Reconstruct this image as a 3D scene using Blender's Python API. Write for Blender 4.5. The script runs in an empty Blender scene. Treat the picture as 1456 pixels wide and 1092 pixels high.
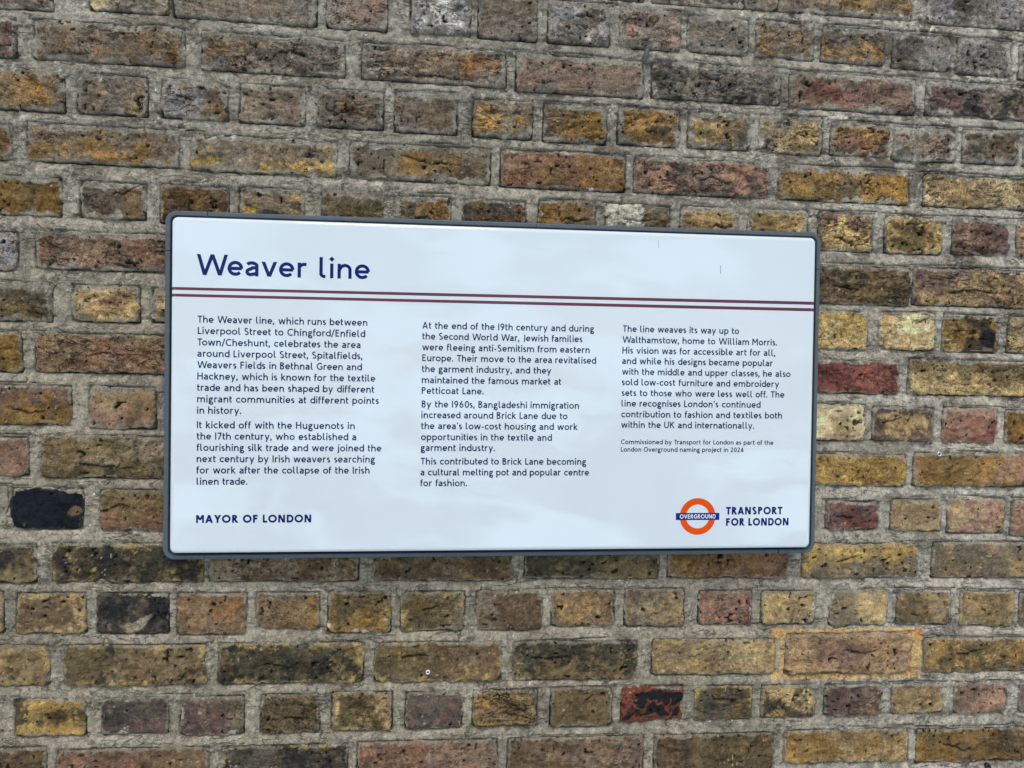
import bpy, math, random
import numpy as np

# ------------------------------------------------------------------ camera
W_PX, H_PX, FOC = 1456.0, 1092.0, 1093.0
YAW, PITCH, ROLL = (math.radians(a) for a in (-5.780, -0.802, -1.408))
DIST = 1.17                       # camera to brick face, metres
EYE = 1.60                        # height of the camera above the pavement
scene = bpy.context.scene


def rot():
    c, s = math.cos(YAW), math.sin(YAW)
    rz = np.array([[c, -s, 0], [s, c, 0], [0, 0, 1]])
    c, s = math.cos(PITCH), math.sin(PITCH)
    rx = np.array([[1, 0, 0], [0, c, -s], [0, s, c]])
    c, s = math.cos(ROLL), math.sin(ROLL)
    ry = np.array([[c, 0, s], [0, 1, 0], [-s, 0, c]])
    return rz @ rx @ ry


CAM_R = rot()
cam_data = bpy.data.cameras.new('camera')
cam = bpy.data.objects.new('camera', cam_data)
scene.collection.objects.link(cam)
scene.camera = cam
cam_data.sensor_fit = 'HORIZONTAL'
cam_data.sensor_width = 36.0
cam_data.lens = FOC / W_PX * 36.0
cam_data.clip_start = 0.02
cam_data.clip_end = 500.0
from mathutils import Matrix, Vector
m3 = Matrix(((CAM_R[0][0], CAM_R[0][2], -CAM_R[0][1]),
             (CAM_R[1][0], CAM_R[1][2], -CAM_R[1][1]),
             (CAM_R[2][0], CAM_R[2][2], -CAM_R[2][1])))
cam.matrix_world = Matrix.Translation((0, -DIST, EYE)) @ m3.to_4x4()

# ------------------------------------------------------------------ light
SUN_EL, SUN_AZ = math.radians(60), math.radians(188)   # azimuth measured from +y clockwise
world = bpy.data.worlds.new('World')
scene.world = world
world.use_nodes = True
wn, wl = world.node_tree.nodes, world.node_tree.links
wn.clear()
sky = wn.new('ShaderNodeTexSky')
sky.sky_type = 'NISHITA'
sky.sun_disc = False
sky.sun_elevation = SUN_EL
sky.sun_rotation = SUN_AZ
sky.air_density = 1.0
sky.dust_density = 1.2
sky.ozone_density = 1.0
# thin broken cloud all over the sky
tc = wn.new('ShaderNodeTexCoord')
mp = wn.new('ShaderNodeMapping')
mp.inputs['Scale'].default_value = (1.0, 1.0, 2.6)
cn = wn.new('ShaderNodeTexNoise')
cn.inputs['Scale'].default_value = 5.0
cn.inputs['Detail'].default_value = 8
cn.inputs['Roughness'].default_value = 0.55
cr = wn.new('ShaderNodeMapRange')
cr.inputs['From Min'].default_value = 0.47
cr.inputs['From Max'].default_value = 0.56
cr.inputs['To Min'].default_value = 0.06
cr.inputs['To Max'].default_value = 0.95
cm = wn.new('ShaderNodeMix')
cm.data_type = 'RGBA'
cm.inputs['B'].default_value = (13.0, 16.4, 19.4, 1)
bg = wn.new('ShaderNodeBackground')
bg.inputs['Strength'].default_value = 0.080
wo = wn.new('ShaderNodeOutputWorld')
wl.new(tc.outputs['Generated'], mp.inputs['Vector'])
wl.new(mp.outputs['Vector'], cn.inputs['Vector'])
wl.new(cn.outputs['Fac'], cr.inputs['Value'])
wl.new(cr.outputs['Result'], cm.inputs['Factor'])
wl.new(sky.outputs['Color'], cm.inputs['A'])
wl.new(cm.outputs['Result'], bg.inputs['Color'])
wl.new(bg.outputs['Background'], wo.inputs['Surface'])

sd = bpy.data.lights.new('sun', 'SUN')
sd.energy = 1.5
sd.angle = math.radians(16)
sd.color = (1.0, 0.965, 0.92)
sun = bpy.data.objects.new('sun', sd)
scene.collection.objects.link(sun)
to_sun = Vector((math.sin(SUN_AZ) * math.cos(SUN_EL), math.cos(SUN_AZ) * math.cos(SUN_EL), math.sin(SUN_EL)))
sun.rotation_euler = to_sun.to_track_quat('Z', 'Y').to_euler()
sun.location = (0, -3, 5)

scene.view_settings.view_transform = 'Standard'
scene.view_settings.look = 'None'
scene.view_settings.gamma = 1.0
scene.view_settings.exposure = 0.08
scene.cycles.max_bounces = 6

# ------------------------------------------------------------------ helpers
col = scene.collection
LIGHT_TINT = np.array([0.77, 0.90, 1.05])     # what white at 0.8 albedo turns into here


def lin(rgb):
    c = np.asarray(rgb, float) / 255.0
    return np.where(c <= 0.04045, c / 12.92, ((c + 0.055) / 1.055) ** 2.4)


def alb(rgb):
    """surface colour from the colour read off the photograph"""
    return np.clip(lin(rgb) * 1.28 / LIGHT_TINT, 0, 0.9)


def mute(rgb, k=0.80):
    y = 0.30 * rgb[0] + 0.59 * rgb[1] + 0.11 * rgb[2]
    return tuple(y + (c - y) * k for c in rgb)


def wall_pt(px, py, depth=0.0):
    """photograph pixel -> (x, z) on the plane y = depth"""
    px = np.asarray(px, float)
    py = np.asarray(py, float)
    d = np.stack([(px - W_PX / 2) / FOC, np.ones_like(px), -(py - H_PX / 2) / FOC], -1) @ CAM_R.T
    t = (DIST + depth) / d[..., 1]
    return d[..., 0] * t, d[..., 2] * t + EYE


_rs = np.random.RandomState(7)
_T = _rs.rand(256, 256)


def vnoise(x, y, seed=0):
    x = np.asarray(x, float) + seed * 17.31
    y = np.asarray(y, float) + seed * 9.77
    xi, yi = np.floor(x).astype(int), np.floor(y).astype(int)
    fx, fy = x - xi, y - yi
    fx, fy = fx * fx * (3 - 2 * fx), fy * fy * (3 - 2 * fy)
    a, b = _T[xi & 255, yi & 255], _T[(xi + 1) & 255, yi & 255]
    c, d = _T[xi & 255, (yi + 1) & 255], _T[(xi + 1) & 255, (yi + 1) & 255]
    return (a * (1 - fx) + b * fx) * (1 - fy) + (c * (1 - fx) + d * fx) * fy


def fbm(x, y, size, seed=0, octs=4, rough=0.5):
    f, amp, tot, out = 1.0 / size, 1.0, 0.0, 0.0
    for k in range(octs):
        out = out + amp * vnoise(x * f, y * f, seed + k * 3 + 1)
        tot += amp
        amp *= rough
        f *= 2.03
    return (out / tot - 0.5) * 2.0          # about -1..1


def sstep(a, b, v):
    t = np.clip((v - a) / (b - a), 0, 1)
    return t * t * (3 - 2 * t)


def np_mesh(name, verts, quads, colors=None, smooth=True):
    me = bpy.data.meshes.new(name)
    verts = np.asarray(verts, np.float32)
    quads = np.asarray(quads, np.int32)
    nq, k = quads.shape
    me.vertices.add(len(verts))
    me.vertices.foreach_set('co', verts.ravel())
    me.loops.add(nq * k)
    me.loops.foreach_set('vertex_index', quads.ravel())
    me.polygons.add(nq)
    me.polygons.foreach_set('loop_start', np.arange(0, nq * k, k, dtype=np.int32))
    me.polygons.foreach_set('use_smooth', np.full(nq, smooth))
    me.update(calc_edges=True)
    if colors is not None:
        at = me.color_attributes.new('tone', 'FLOAT_COLOR', 'POINT')
        c4 = np.ones((len(verts), 4), np.float32)
        c4[:, :colors.shape[1]] = colors
        at.data.foreach_set('color', c4.ravel())
    return me


def link(name, me, mat=None, parent=None):
    o = bpy.data.objects.new(name, me)
    col.objects.link(o)
    if mat is not None:
        me.materials.append(mat)
    if parent is not None:
        o.parent = parent
    return o


def empty(name, loc, label, cat):
    o = bpy.data.objects.new(name, None)
    o.empty_display_size = 0.05
    o.location = loc
    o['label'] = label
    o['category'] = cat
    col.objects.link(o)
    return o


# ------------------------------------------------------------------ materials
def new_mat(name):
    m = bpy.data.materials.new(name)
    m.use_nodes = True
    n, l = m.node_tree.nodes, m.node_tree.links
    b = n['Principled BSDF']
    return m, n, l, b


def masonry_mat(name, grain, crack, pore, bump_d, rough):
    m, n, l, b = new_mat(name)
    b.inputs['Roughness'].default_value = rough
    b.inputs['Specular IOR Level'].default_value = 0.25
    geo = n.new('ShaderNodeNewGeometry')
    at = n.new('ShaderNodeAttribute')
    at.attribute_name = 'tone'

    def noise(scale, detail=4, rough_=0.6, dist=0.0, vec=None):
        t = n.new('ShaderNodeTexNoise')
        t.inputs['Scale'].default_value = scale
        t.inputs['Detail'].default_value = detail
        t.inputs['Roughness'].default_value = rough_
        t.inputs['Distortion'].default_value = dist
        l.new(vec or geo.outputs['Position'], t.inputs['Vector'])
        return t

    def rng(src, a, b_, c, d):
        r = n.new('ShaderNodeMapRange')
        r.inputs['From Min'].default_value = a
        r.inputs['From Max'].default_value = b_
        r.inputs['To Min'].default_value = c
        r.inputs['To Max'].default_value = d
        l.new(src, r.inputs['Value'])
        return r.outputs['Result']

    def mth(op, a, b_):
        r = n.new('ShaderNodeMath')
        r.operation = op
        for k, v in enumerate((a, b_)):
            if isinstance(v, (int, float)):
                r.inputs[k].default_value = v
            else:
                l.new(v, r.inputs[k])
        return r.outputs[0]

    g1 = noise(420, 5, 0.7)
    g2 = noise(110, 5, 0.65)
    g3 = noise(900, 2, 0.6)
    # grain: light and dark grit
    ga = mth('ADD', mth('MULTIPLY', at.outputs['Alpha'], 0.6), 0.5)
    f1 = mth('ADD', 1.0, mth('MULTIPLY', ga, rng(g1.outputs['Fac'], 0.32, 0.68, -grain, grain)))
    f2 = mth('ADD', 1.0, mth('MULTIPLY', ga, rng(g2.outputs['Fac'], 0.3, 0.7, -grain * 0.8, grain * 0.8)))
    f3 = rng(g3.outputs['Fac'], 0.60, 0.72, 1.0, 2.0)
    fac = mth('MULTIPLY', mth('MULTIPLY', f1, f2), f3)
    # wavy creases
    st = n.new('ShaderNodeMapping')
    st.inputs['Scale'].default_value = (0.55, 1.0, 1.5)
    st.inputs['Rotation'].default_value = (0, 0.25, 0)
    l.new(geo.outputs['Position'], st.inputs['Vector'])
    c1 = noise(38, 5, 0.62, 0.6, st.outputs['Vector'])
    ridge = mth('ABSOLUTE', mth('SUBTRACT', c1.outputs['Fac'], 0.5), 0.0)
    cmask = noise(17, 2, 0.5)
    cm_ = rng(cmask.outputs['Fac'], 0.44, 0.56, 0.0, 1.0)
    line = mth('MULTIPLY', rng(ridge, 0.0, 0.020, 1.0, 0.0), cm_)
    line = mth('MULTIPLY', line, at.outputs['Alpha'])
    cf = mth('SUBTRACT', 1.0, mth('MULTIPLY', line, crack))
    # pores
    vo = n.new('ShaderNodeTexVoronoi')
    vo.inputs['Scale'].default_value = 95
    wv = n.new('ShaderNodeVectorMath')
    wv.operation = 'ADD'
    dn = noise(240, 2)
    dsc = n.new('ShaderNodeVectorMath')
    dsc.operation = 'SCALE'
    dsc.inputs['Scale'].default_value = 0.010
    l.new(dn.outputs['Color'], dsc.inputs[0])
    l.new(geo.outputs['Position'], wv.inputs[0])
    l.new(dsc.outputs['Vector'], wv.inputs[1])
    l.new(wv.outputs['Vector'], vo.inputs['Vector'])
    sp = n.new('ShaderNodeSeparateColor')
    l.new(vo.outputs['Color'], sp.inputs['Color'])
    size = rng(sp.outputs[0], 0.66, 1.0, 0.0, 0.27)
    hole = mth('SUBTRACT', size, vo.outputs['Distance'])
    hole = rng(hole, 0.0, 0.05, 0.0, 1.0)
    vo2 = n.new('ShaderNodeTexVoronoi')
    vo2.inputs['Scale'].default_value = 230
    l.new(wv.outputs['Vector'], vo2.inputs['Vector'])
    sp2 = n.new('ShaderNodeSeparateColor')
    l.new(vo2.outputs['Color'], sp2.inputs['Color'])
    hole2 = mth('SUBTRACT', rng(sp2.outputs[1], 0.62, 1.0, 0.0, 0.34), vo2.outputs['Distance'])
    hole2 = mth('MULTIPLY', rng(hole2, 0.0, 0.08, 0.0, 1.0), 0.75)
    hole = mth('MAXIMUM', hole, hole2)
    pf = mth('SUBTRACT', 1.0, mth('MULTIPLY', hole, pore))
    fac = mth('MULTIPLY', mth('MULTIPLY', fac, cf), pf)
    sc = n.new('ShaderNodeVectorMath')
    sc.operation = 'SCALE'
    l.new(at.outputs['Color'], sc.inputs[0])
    l.new(fac, sc.inputs['Scale'])
    l.new(sc.outputs['Vector'], b.inputs['Base Color'])
    h = mth('ADD', mth('MULTIPLY', g2.outputs['Fac'], 1.1), mth('MULTIPLY', g1.outputs['Fac'], 0.5))
    h = mth('SUBTRACT', h, mth('MULTIPLY', line, 0.9))
    h = mth('SUBTRACT', h, mth('MULTIPLY', hole, 1.0))
    bp = n.new('ShaderNodeBump')
    bp.inputs['Strength'].default_value = 1.0
    bp.inputs['Distance'].default_value = bump_d
    l.new(h, bp.inputs['Height'])
    l.new(bp.outputs['Normal'], b.inputs['Normal'])
    return m


BRICK = masonry_mat('weathered_brick', 0.58, 0.9, 0.92, 0.0050, 0.92)
MORTAR = masonry_mat('sandy_mortar', 0.36, 0.30, 0.5, 0.0026, 0.95)


def plain(name, rgb, rough, spec=0.5, metallic=0.0, noise_amt=0.0, noise_scale=60, coat=0.0):
    m, n, l, b = new_mat(name)
    b.inputs['Roughness'].default_value = rough
    b.inputs['Specular IOR Level'].default_value = spec
    b.inputs['Metallic'].default_value = metallic
    b.inputs['Coat Weight'].default_value = coat
    geo = n.new('ShaderNodeNewGeometry')
    t = n.new('ShaderNodeTexNoise')
    t.inputs['Scale'].default_value = noise_scale
    t.inputs['Detail'].default_value = 5
    l.new(geo.outputs['Position'], t.inputs['Vector'])
    r = n.new('ShaderNodeMapRange')
    r.inputs['From Min'].default_value = 0.3
    r.inputs['From Max'].default_value = 0.7
    r.inputs['To Min'].default_value = 1 - noise_amt
    r.inputs['To Max'].default_value = 1 + noise_amt
    l.new(t.outputs['Fac'], r.inputs['Value'])
    s = n.new('ShaderNodeVectorMath')
    s.operation = 'SCALE'
    s.inputs[0].default_value = tuple(rgb)
    l.new(r.outputs['Result'], s.inputs['Scale'])
    l.new(s.outputs['Vector'], b.inputs['Base Color'])
    return m, n, l, b


# ------------------------------------------------------------------ the brick wall
PAL = dict(gy=(104, 95, 82), lg=(126, 123, 124), li=(120, 106, 90), dg=(72, 67, 60), oc=(132, 101, 48),
           do=(104, 77, 38), ol=(94, 80, 50), dk=(56, 52, 40), bk=(32, 33, 34), tn=(136, 115, 80),
           bu=(158, 136, 90), ye=(160, 132, 68), cr=(182, 163, 124), rd=(112, 62, 54), rb=(110, 80, 62),
           pu=(92, 72, 68), pk=(136, 104, 88), br=(88, 70, 50), ru=(118, 84, 52), nv=(20, 27, 38),
           mb=(106, 88, 64), gb=(104, 94, 76), wh=(196, 194, 190), pt=(166, 134, 94), pb=(112, 92, 76))
# each brick: left, right, top, bottom (pixels of the photograph), main colour, second colour,
# where the second colour lies (l r t b c e n d .), extra marks
#   w white crust, k soot, s mortar smear at the edges, S heavy smear, y yellow lime bloom, x cracked
ROWS = [
 # course -1
 [(930,1057,-46,7,'gy','li','n','s'),(1060,1105,-42,12,'mb','ru','n','s'),(1108,1298,-34,21,'li','oc','r','s'),
  (1317,1520,-18,39,'dg','lg','n','ws')],
 # course 0
 [(-60,74,-52,10,'br','gy','n','s'),(128,238,-45,16,'cr','dg','n','ws'),(247,450,-35,29,'gy','mb','l','s'),
  (466,550,-26,40,'li','rb','c','s'),(584,669,-14,48,'lg','wh','c','ws'),(681,763,-8,55,'gy','br','r','s'),
  (780,867,3,62,'dg','lg','n','ws'),(881,967,13,69,'gy','pk','r','s'),(978,1064,25,75,'dg','gy','t','s'),
  (1076,1157,32,82,'li','oc','l','s'),(1169,1257,41,89,'dg','oc','b','s'),(1270,1350,50,98,'dg','lg','r','ws'),
  (1361,1438,57,106,'dg','lg','e','s'),(1450,1530,66,114,'lg','dg','n','s')],
 # course 1
 [(-90,22,24,77,'pu','do','n','s'),(48,262,35,88,'li','do','r','s'),(288,490,51,103,'gy','do','l','sx'),
  (515,719,67,117,'li','ru','c','sx'),(734,914,81,133,'pb','rb','n','s'),(928,1110,92,143,'dg','gy','n','ksx'),
  (1123,1302,107,157,'pb','rd','c','s'),(1317,1520,122,168,'gy','pu','l','ks')],
 # course 2
 [(-12,91,99,156,'oc','li','r','s'),(110,209,107,162,'gy','tn','r','s'),(230,324,117,168,'lg','do','r','s'),
  (341,434,122,175,'gy','pb','r','s'),(452,545,129,181,'gy','do','c','s'),(562,650,132,188,'br','gy','l','s'),
  (673,756,143,195,'gy','oc','l','s'),(773,862,149,202,'do','oc','r','s'),(879,966,154,206,'oc','br','n','sx'),
  (979,1065,161,211,'gy','bu','l','ws'),(1080,1169,166,218,'bu','gy','l','wsx'),(1182,1263,176,221,'rb','oc','t','sx'),
  (1270,1358,183,228,'li','pu','r','S'),(1369,1447,186,232,'br','gy','l','s'),(1456,1540,191,237,'gy','tn','n','s')],
 # course 3
 [(-110,17,174,223,'do','gy','n','s'),(39,255,180,233,'li','oc','b','s'),(272,479,196,246,'gy','ye','b','ws'),
  (498,697,207,257,'gy','oc','c','s'),(712,889,217,268,'rb','do','r','w'),(902,1094,229,277,'pk','dg','n','x'),
  (1107,1292,240,286,'oc','ol','n','s'),(1314,1500,253,296,'tn','cr','n','w')],
 # course 4
 [(-20,86,250,305,'do','ol','n','s'),(114,206,259,310,'gy','do','b','s'),(229,324,264,318,'do','br','n',''),
  (340,433,268,322,'gy','ye','n','s'),(458,546,272,326,'ol','gy','t','s'),(560,640,279,333,'gy','oc','r','s'),
  (660,747,285,337,'dg','br','n','w'),(766,846,286,339,'oc','gy','r','w'),(862,952,292,345,'ol','gy','l','W'),
  (968,1050,294,347,'tn','pk','n','s'),(1064,1149,298,350,'tn','bu','r','s'),(1164,1241,303,356,'pb','bu','b','x'),
  (1259,1339,309,360,'ol','bu','e','w'),(1355,1432,312,361,'pu','pb','l',''),(1446,1530,316,366,'pk','tn','n','')],
 # course 5
 [(-85,24,328,382,'dg','lg','r','s'),(51,262,331,384,'pb','rb','n','s'),(1090,1294,379,431,'ol','mb','n','x'),
  (1299,1510,384,436,'tn','pu','n','x')],
 # course 6
 [(-18,73,402,456,'ol','gy','t','s'),(103,198,406,457,'bu','rb','c','s'),(217,300,411,459,'bu','ol','n','s'),
  (1150,1233,442,496,'ye','bu','n',''),(1249,1329,444,497,'bu','cr','n','w'),(1341,1419,447,500,'oc','bu','n','k'),
  (1434,1520,451,502,'bu','tn','n','')],
 # course 7
 [(-80,30,471,527,'oc','do','n',''),(51,250,475,530,'rb','mb','n','x'),(1100,1278,512,558,'rd','rd','.',''),
  (1292,1464,512,562,'bu','ol','t','')],
 # course 8
 [(-5,100,548,603,'oc','pu','t',''),(127,221,550,609,'tn','pk','b','s'),(236,330,553,612,'ol','tn','n',''),
  (1145,1229,575,626,'cr','tn','n','w'),(1241,1327,579,626,'pu','bu','c',''),(1341,1417,580,628,'pk','rd','b',''),
  (1430,1510,584,630,'do','oc','c','k')],
 # course 9
 [(-90,39,621,675,'pk','rb','n',''),(60,268,620,679,'ol','gb','t',''),(1085,1287,646,690,'ye','oc','r',''),
  (1300,1505,645,691,'oc','pk','r','')],
 # course 10
 [(-95,9,690,748,'gy','gb','n','S'),(17,117,694,752,'nv','nv','.','P'),(143,240,697,754,'ol','rb','b',''),
  (1175,1248,713,752,'pu','rd','b',''),(1267,1338,710,754,'tn','mb','c',''),(1348,1428,708,758,'pk','tn','n',''),
  (1439,1515,712,761,'pk','pk','.','')],
 # course 11
 [(-60,50,774,828,'dk','ol','b','k'),(75,288,772,827,'dk','ol','e','ky'),(297,509,770,826,'br','gb','l',''),
  (529,730,769,825,'br','mb','n',''),(747,936,768,822,'dk','ol','r',''),(951,1121,768,821,'do','rb','r',''),
  (1141,1305,773,821,'ye','gb','b',''),(1326,1520,771,821,'tn','gb','n','')],
 # course 12
 [(-90,4,842,900,'ol','tn','r',''),(24,121,843,900,'br','tn','e','y'),(139,239,843,901,'bk','dg','n','kP'),
  (252,350,843,902,'mb','ru','t',''),(364,454,842,894,'mb','do','r',''),(467,555,841,899,'ol','oc','b','w'),
  (571,660,841,896,'ol','gb','e','y'),(677,769,840,896,'br','gb','l',''),(785,873,838,890,'mb','oc','c',''),
  (889,972,837,890,'gb','tn','n',''),(994,1068,840,887,'pk','rd','e','w'),(1083,1158,840,887,'tn','bu','l','w'),
  (1181,1261,839,888,'bu','gb','l',''),(1276,1351,839,888,'ol','tn','n',''),(1366,1441,841,889,'tn','ol','n','y'),
  (1450,1530,842,890,'pb','gy','n','')],
 # course 13
 [(-120,70,918,975,'ol','tn','n','y'),(92,292,917,974,'ol','mb','r','yk'),(311,516,914,971,'dk','ol','e','yk'),
  (533,712,913,969,'ol','br','r','y'),(730,905,912,966,'dk','ol','b','k'),(928,1101,909,959,'tn','bu','r','y'),
  (1118,1295,901,957,'pt','pk','c',''),(1313,1510,906,954,'ol','oc','n','')],
 # course 14
 [(-80,-5,998,1050,'gb','gy','n','s'),(22,121,994,1046,'ye','dk','c','k'),(146,238,992,1043,'dg','pu','b','w'),
  (257,346,990,1045,'pu','gb','r','w'),(371,454,987,1042,'ol','br','l','x'),(472,557,984,1038,'ol','bu','e',''),
  (577,656,984,1036,'pu','dg','n',''),(673,763,981,1032,'oc','mb','r','x'),(783,869,978,1033,'ol','br','n',''),
  (884,970,975,1025,'rd','bk','c','K'),(988,1068,975,1023,'ol','dg','l','y'),(1083,1158,974,1020,'dk','bu','t','y'),
  (1173,1252,973,1017,'pu','pb','n',''),(1269,1340,972,1014,'tn','bu','n',''),(1358,1431,970,1013,'pb','pk','n','w'),
  (1450,1530,969,1012,'gy','pb','n','')],
 # course 15
 [(-130,65,1064,1122,'br','ol','n',''),(82,296,1064,1120,'br','rb','l',''),(316,493,1060,1118,'dk','dg','n','ky'),
  (508,706,1053,1112,'rb','pb','r',''),(722,914,1048,1105,'br','pb','r',''),(931,1099,1043,1099,'ol','br','l',''),
  (1115,1291,1037,1084,'oc','tn','r','w'),(1304,1500,1035,1082,'oc','br','r','')],
 # course 16
 [(-80,12,1140,1192,'ol','gb','n',''),(30,126,1138,1190,'br','tn','n',''),(150,240,1136,1188,'tn','ol','n',''),
  (262,350,1134,1186,'ol','dk','n',''),(374,460,1132,1184,'rb','br','n',''),(484,570,1130,1182,'oc','ol','n',''),
  (594,680,1127,1179,'br','gb','n',''),(704,790,1123,1174,'tn','ol','n',''),(812,896,1119,1169,'ol','br','n',''),
  (914,998,1115,1164,'mb','oc','n',''),(1016,1098,1111,1160,'oc','tn','n',''),(1114,1194,1107,1154,'tn','bu','n',''),
  (1210,1288,1103,1150,'pb','tn','n',''),(1304,1380,1100,1145,'bu','ol','n',''),(1396,1470,1097,1142,'ol','tn','n','')],
]
SPECIAL = {(10, 1): 'brick painted black with chipped edges', (12, 2): 'charred black brick with a pale scar',
           (14, 9): 'red brick smeared with black bitumen', (7, 2): 'deep red brick',
           (13, 6): 'buff brick ringed with yellow paint'}


def brick_rects():
    out = []
    for r, row in enumerate(ROWS):
        zs = []
        for i, (x0, x1, yt, yb, a, b, mode, ex) in enumerate(row):
            xc = (x0 + x1) / 2
            ym = (yt + yb) / 2
            u0, _ = wall_pt(x0, ym)
            u1, _ = wall_pt(x1, ym)
            _, zt = wall_pt(xc, yt)
            _, zb = wall_pt(xc, yb)
            out.append(dict(x0=float(u0), x1=float(u1), z0=float(zb), z1=float(zt), a=a, b=b, mode=mode, ex=ex,
                            row=r - 1, idx=i))
    return out


rects = brick_rects()
rng_ = random.Random(11)
# the courses go on past the frame
row_z = {}
for q in rects:
    row_z.setdefault(q['row'], []).append(q)
extra = []
UP = ['gy', 'li', 'br', 'dg', 'ol', 'mb', 'lg', 'do']
LO = ['ol', 'tn', 'br', 'mb', 'oc', 'rb', 'gb', 'dk', 'pb', 'pk']


def grow(row, x_from, z0, z1, sign, limit, stretcher, pal, store):
    x = x_from
    while (x < limit) if sign > 0 else (x > limit):
        gap = rng_.uniform(0.013, 0.020)
        wd = rng_.uniform(0.206, 0.218) if stretcher else rng_.uniform(0.094, 0.104)
        a, b = rng_.choice(pal), rng_.choice(pal)
        lo = x + gap if sign > 0 else x - gap - wd
        dz = rng_.uniform(-0.0015, 0.0015)
        store.append(dict(x0=lo, x1=lo + wd, z0=z0 + dz, z1=z1 + dz, a=a, b=b, mode='n',
                          ex='s' if pal is UP else '', row=row, idx=-1))
        x = lo + wd if sign > 0 else lo


NEAR_X0, NEAR_X1 = -0.86, 1.16        # bricks kept as single objects up to here
FAR_X0, FAR_X1 = -2.4, 2.6
ring = []
for r in range(len(ROWS)):
    qs = row_z[r - 1]
    lft, rgt = min(qs, key=lambda q: q['x0']), max(qs, key=lambda q: q['x1'])
    st = (r % 2 == 0)
    pal = UP if r < 6 else LO
    for q, sg, near, far in ((lft, -1, NEAR_X0, FAR_X0), (rgt, 1, NEAR_X1, FAR_X1)):
        if r == 0 and sg < 0:
            far = -2.4
        tmp = []
        grow(r - 1, q['x0'] if sg < 0 else q['x1'], q['z0'], q['z1'], sg, far, st, pal, tmp)
        for t in tmp:
            mid = (t['x0'] + t['x1']) / 2
            (extra if (NEAR_X0 < mid < NEAR_X1) else ring).append(t)
top_z = max(q['z1'] for q in rects)
bot_z = min(q['z0'] for q in rects)
for k in range(12):
    z0 = top_z + 0.022 + k * 0.075
    grow(-1 - k, FAR_X0 + rng_.uniform(0, 0.1), z0, z0 + 0.054, 1, FAR_X1, k % 2 == 1, UP, ring)
k = 0
while bot_z - 0.020 - k * 0.075 > 0.06:
    z1 = bot_z - 0.020 - k * 0.075
    grow(40 + k, FAR_X0 + rng_.uniform(0, 0.1), z1 - 0.056, z1, 1, FAR_X1, k % 2 == 1, LO, ring)
    k += 1

# rotated rectangle of the sign, found first because the bricks behind it are left out
SIGN_ROT = math.radians(-0.594)
S_U = np.array([math.cos(SIGN_ROT), math.sin(-SIGN_ROT)])
S_U = np.array([math.cos(math.radians(0.594)), math.sin(math.radians(0.594))])
S_V = np.array([-S_U[1], S_U[0]])
FACE_Y = -0.037                       # front of the enamel panel
FRAME_Y = -0.023                      # front of the rubber frame


def sign_uv(px, py, depth=FACE_Y):
    x, z = wall_pt(px, py, depth)
    z = z - EYE
    return x * S_U[0] + z * S_U[1], x * S_V[0] + z * S_V[1]


def sign_xz(u, v):
    return u * S_U[0] + v * S_V[0], u * S_U[1] + v * S_V[1] + EYE


pu, pv = sign_uv([243.0, 1160.5, 241.0, 1152.5], [306.5, 338.5, 787.5, 779.0])
PAN = (float(pu[0] + pu[2]) / 2, float(pu[1] + pu[3]) / 2, float(pv[2] + pv[3]) / 2, float(pv[0] + pv[1]) / 2)
fu, fv = sign_uv([233.0, 1166.4, 232.2, 1160.0], [298.0, 330.5, 796.0, 787.2], FRAME_Y)
FRM = (float(fu[0] + fu[2]) / 2, float(fu[1] + fu[3]) / 2, float(fv[2] + fv[3]) / 2, float(fv[0] + fv[1]) / 2)

wall = empty('brick_wall', (0.15, 0, 0), 'old weathered yellow and brown stock brick wall with grey mortar behind the white sign', 'wall')
STEP = 0.0017


def mortar_tone(X, Z):
    """colour of the pointing at a place on the wall, also where it is smeared over the bricks"""
    na = fbm(X, Z, 0.09, 360, 5, 0.6)
    nb = fbm(X, Z, 0.012, 310, 4, 0.6)
    nc = fbm(X, Z, 0.005, 320, 3, 0.6)
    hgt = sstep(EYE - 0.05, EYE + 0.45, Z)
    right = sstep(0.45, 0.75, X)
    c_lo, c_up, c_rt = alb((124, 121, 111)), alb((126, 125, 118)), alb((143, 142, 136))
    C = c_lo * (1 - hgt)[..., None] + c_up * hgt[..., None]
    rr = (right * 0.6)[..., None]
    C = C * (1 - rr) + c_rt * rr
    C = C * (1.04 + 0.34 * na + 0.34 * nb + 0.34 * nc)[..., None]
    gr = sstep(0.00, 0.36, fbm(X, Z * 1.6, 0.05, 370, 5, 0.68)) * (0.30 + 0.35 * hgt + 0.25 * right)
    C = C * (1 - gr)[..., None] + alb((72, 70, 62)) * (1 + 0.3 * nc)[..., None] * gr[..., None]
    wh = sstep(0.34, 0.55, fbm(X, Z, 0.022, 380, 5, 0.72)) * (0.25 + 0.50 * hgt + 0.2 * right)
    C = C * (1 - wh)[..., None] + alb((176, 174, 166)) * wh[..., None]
    return np.clip(C, 0.01, 0.8)


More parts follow.
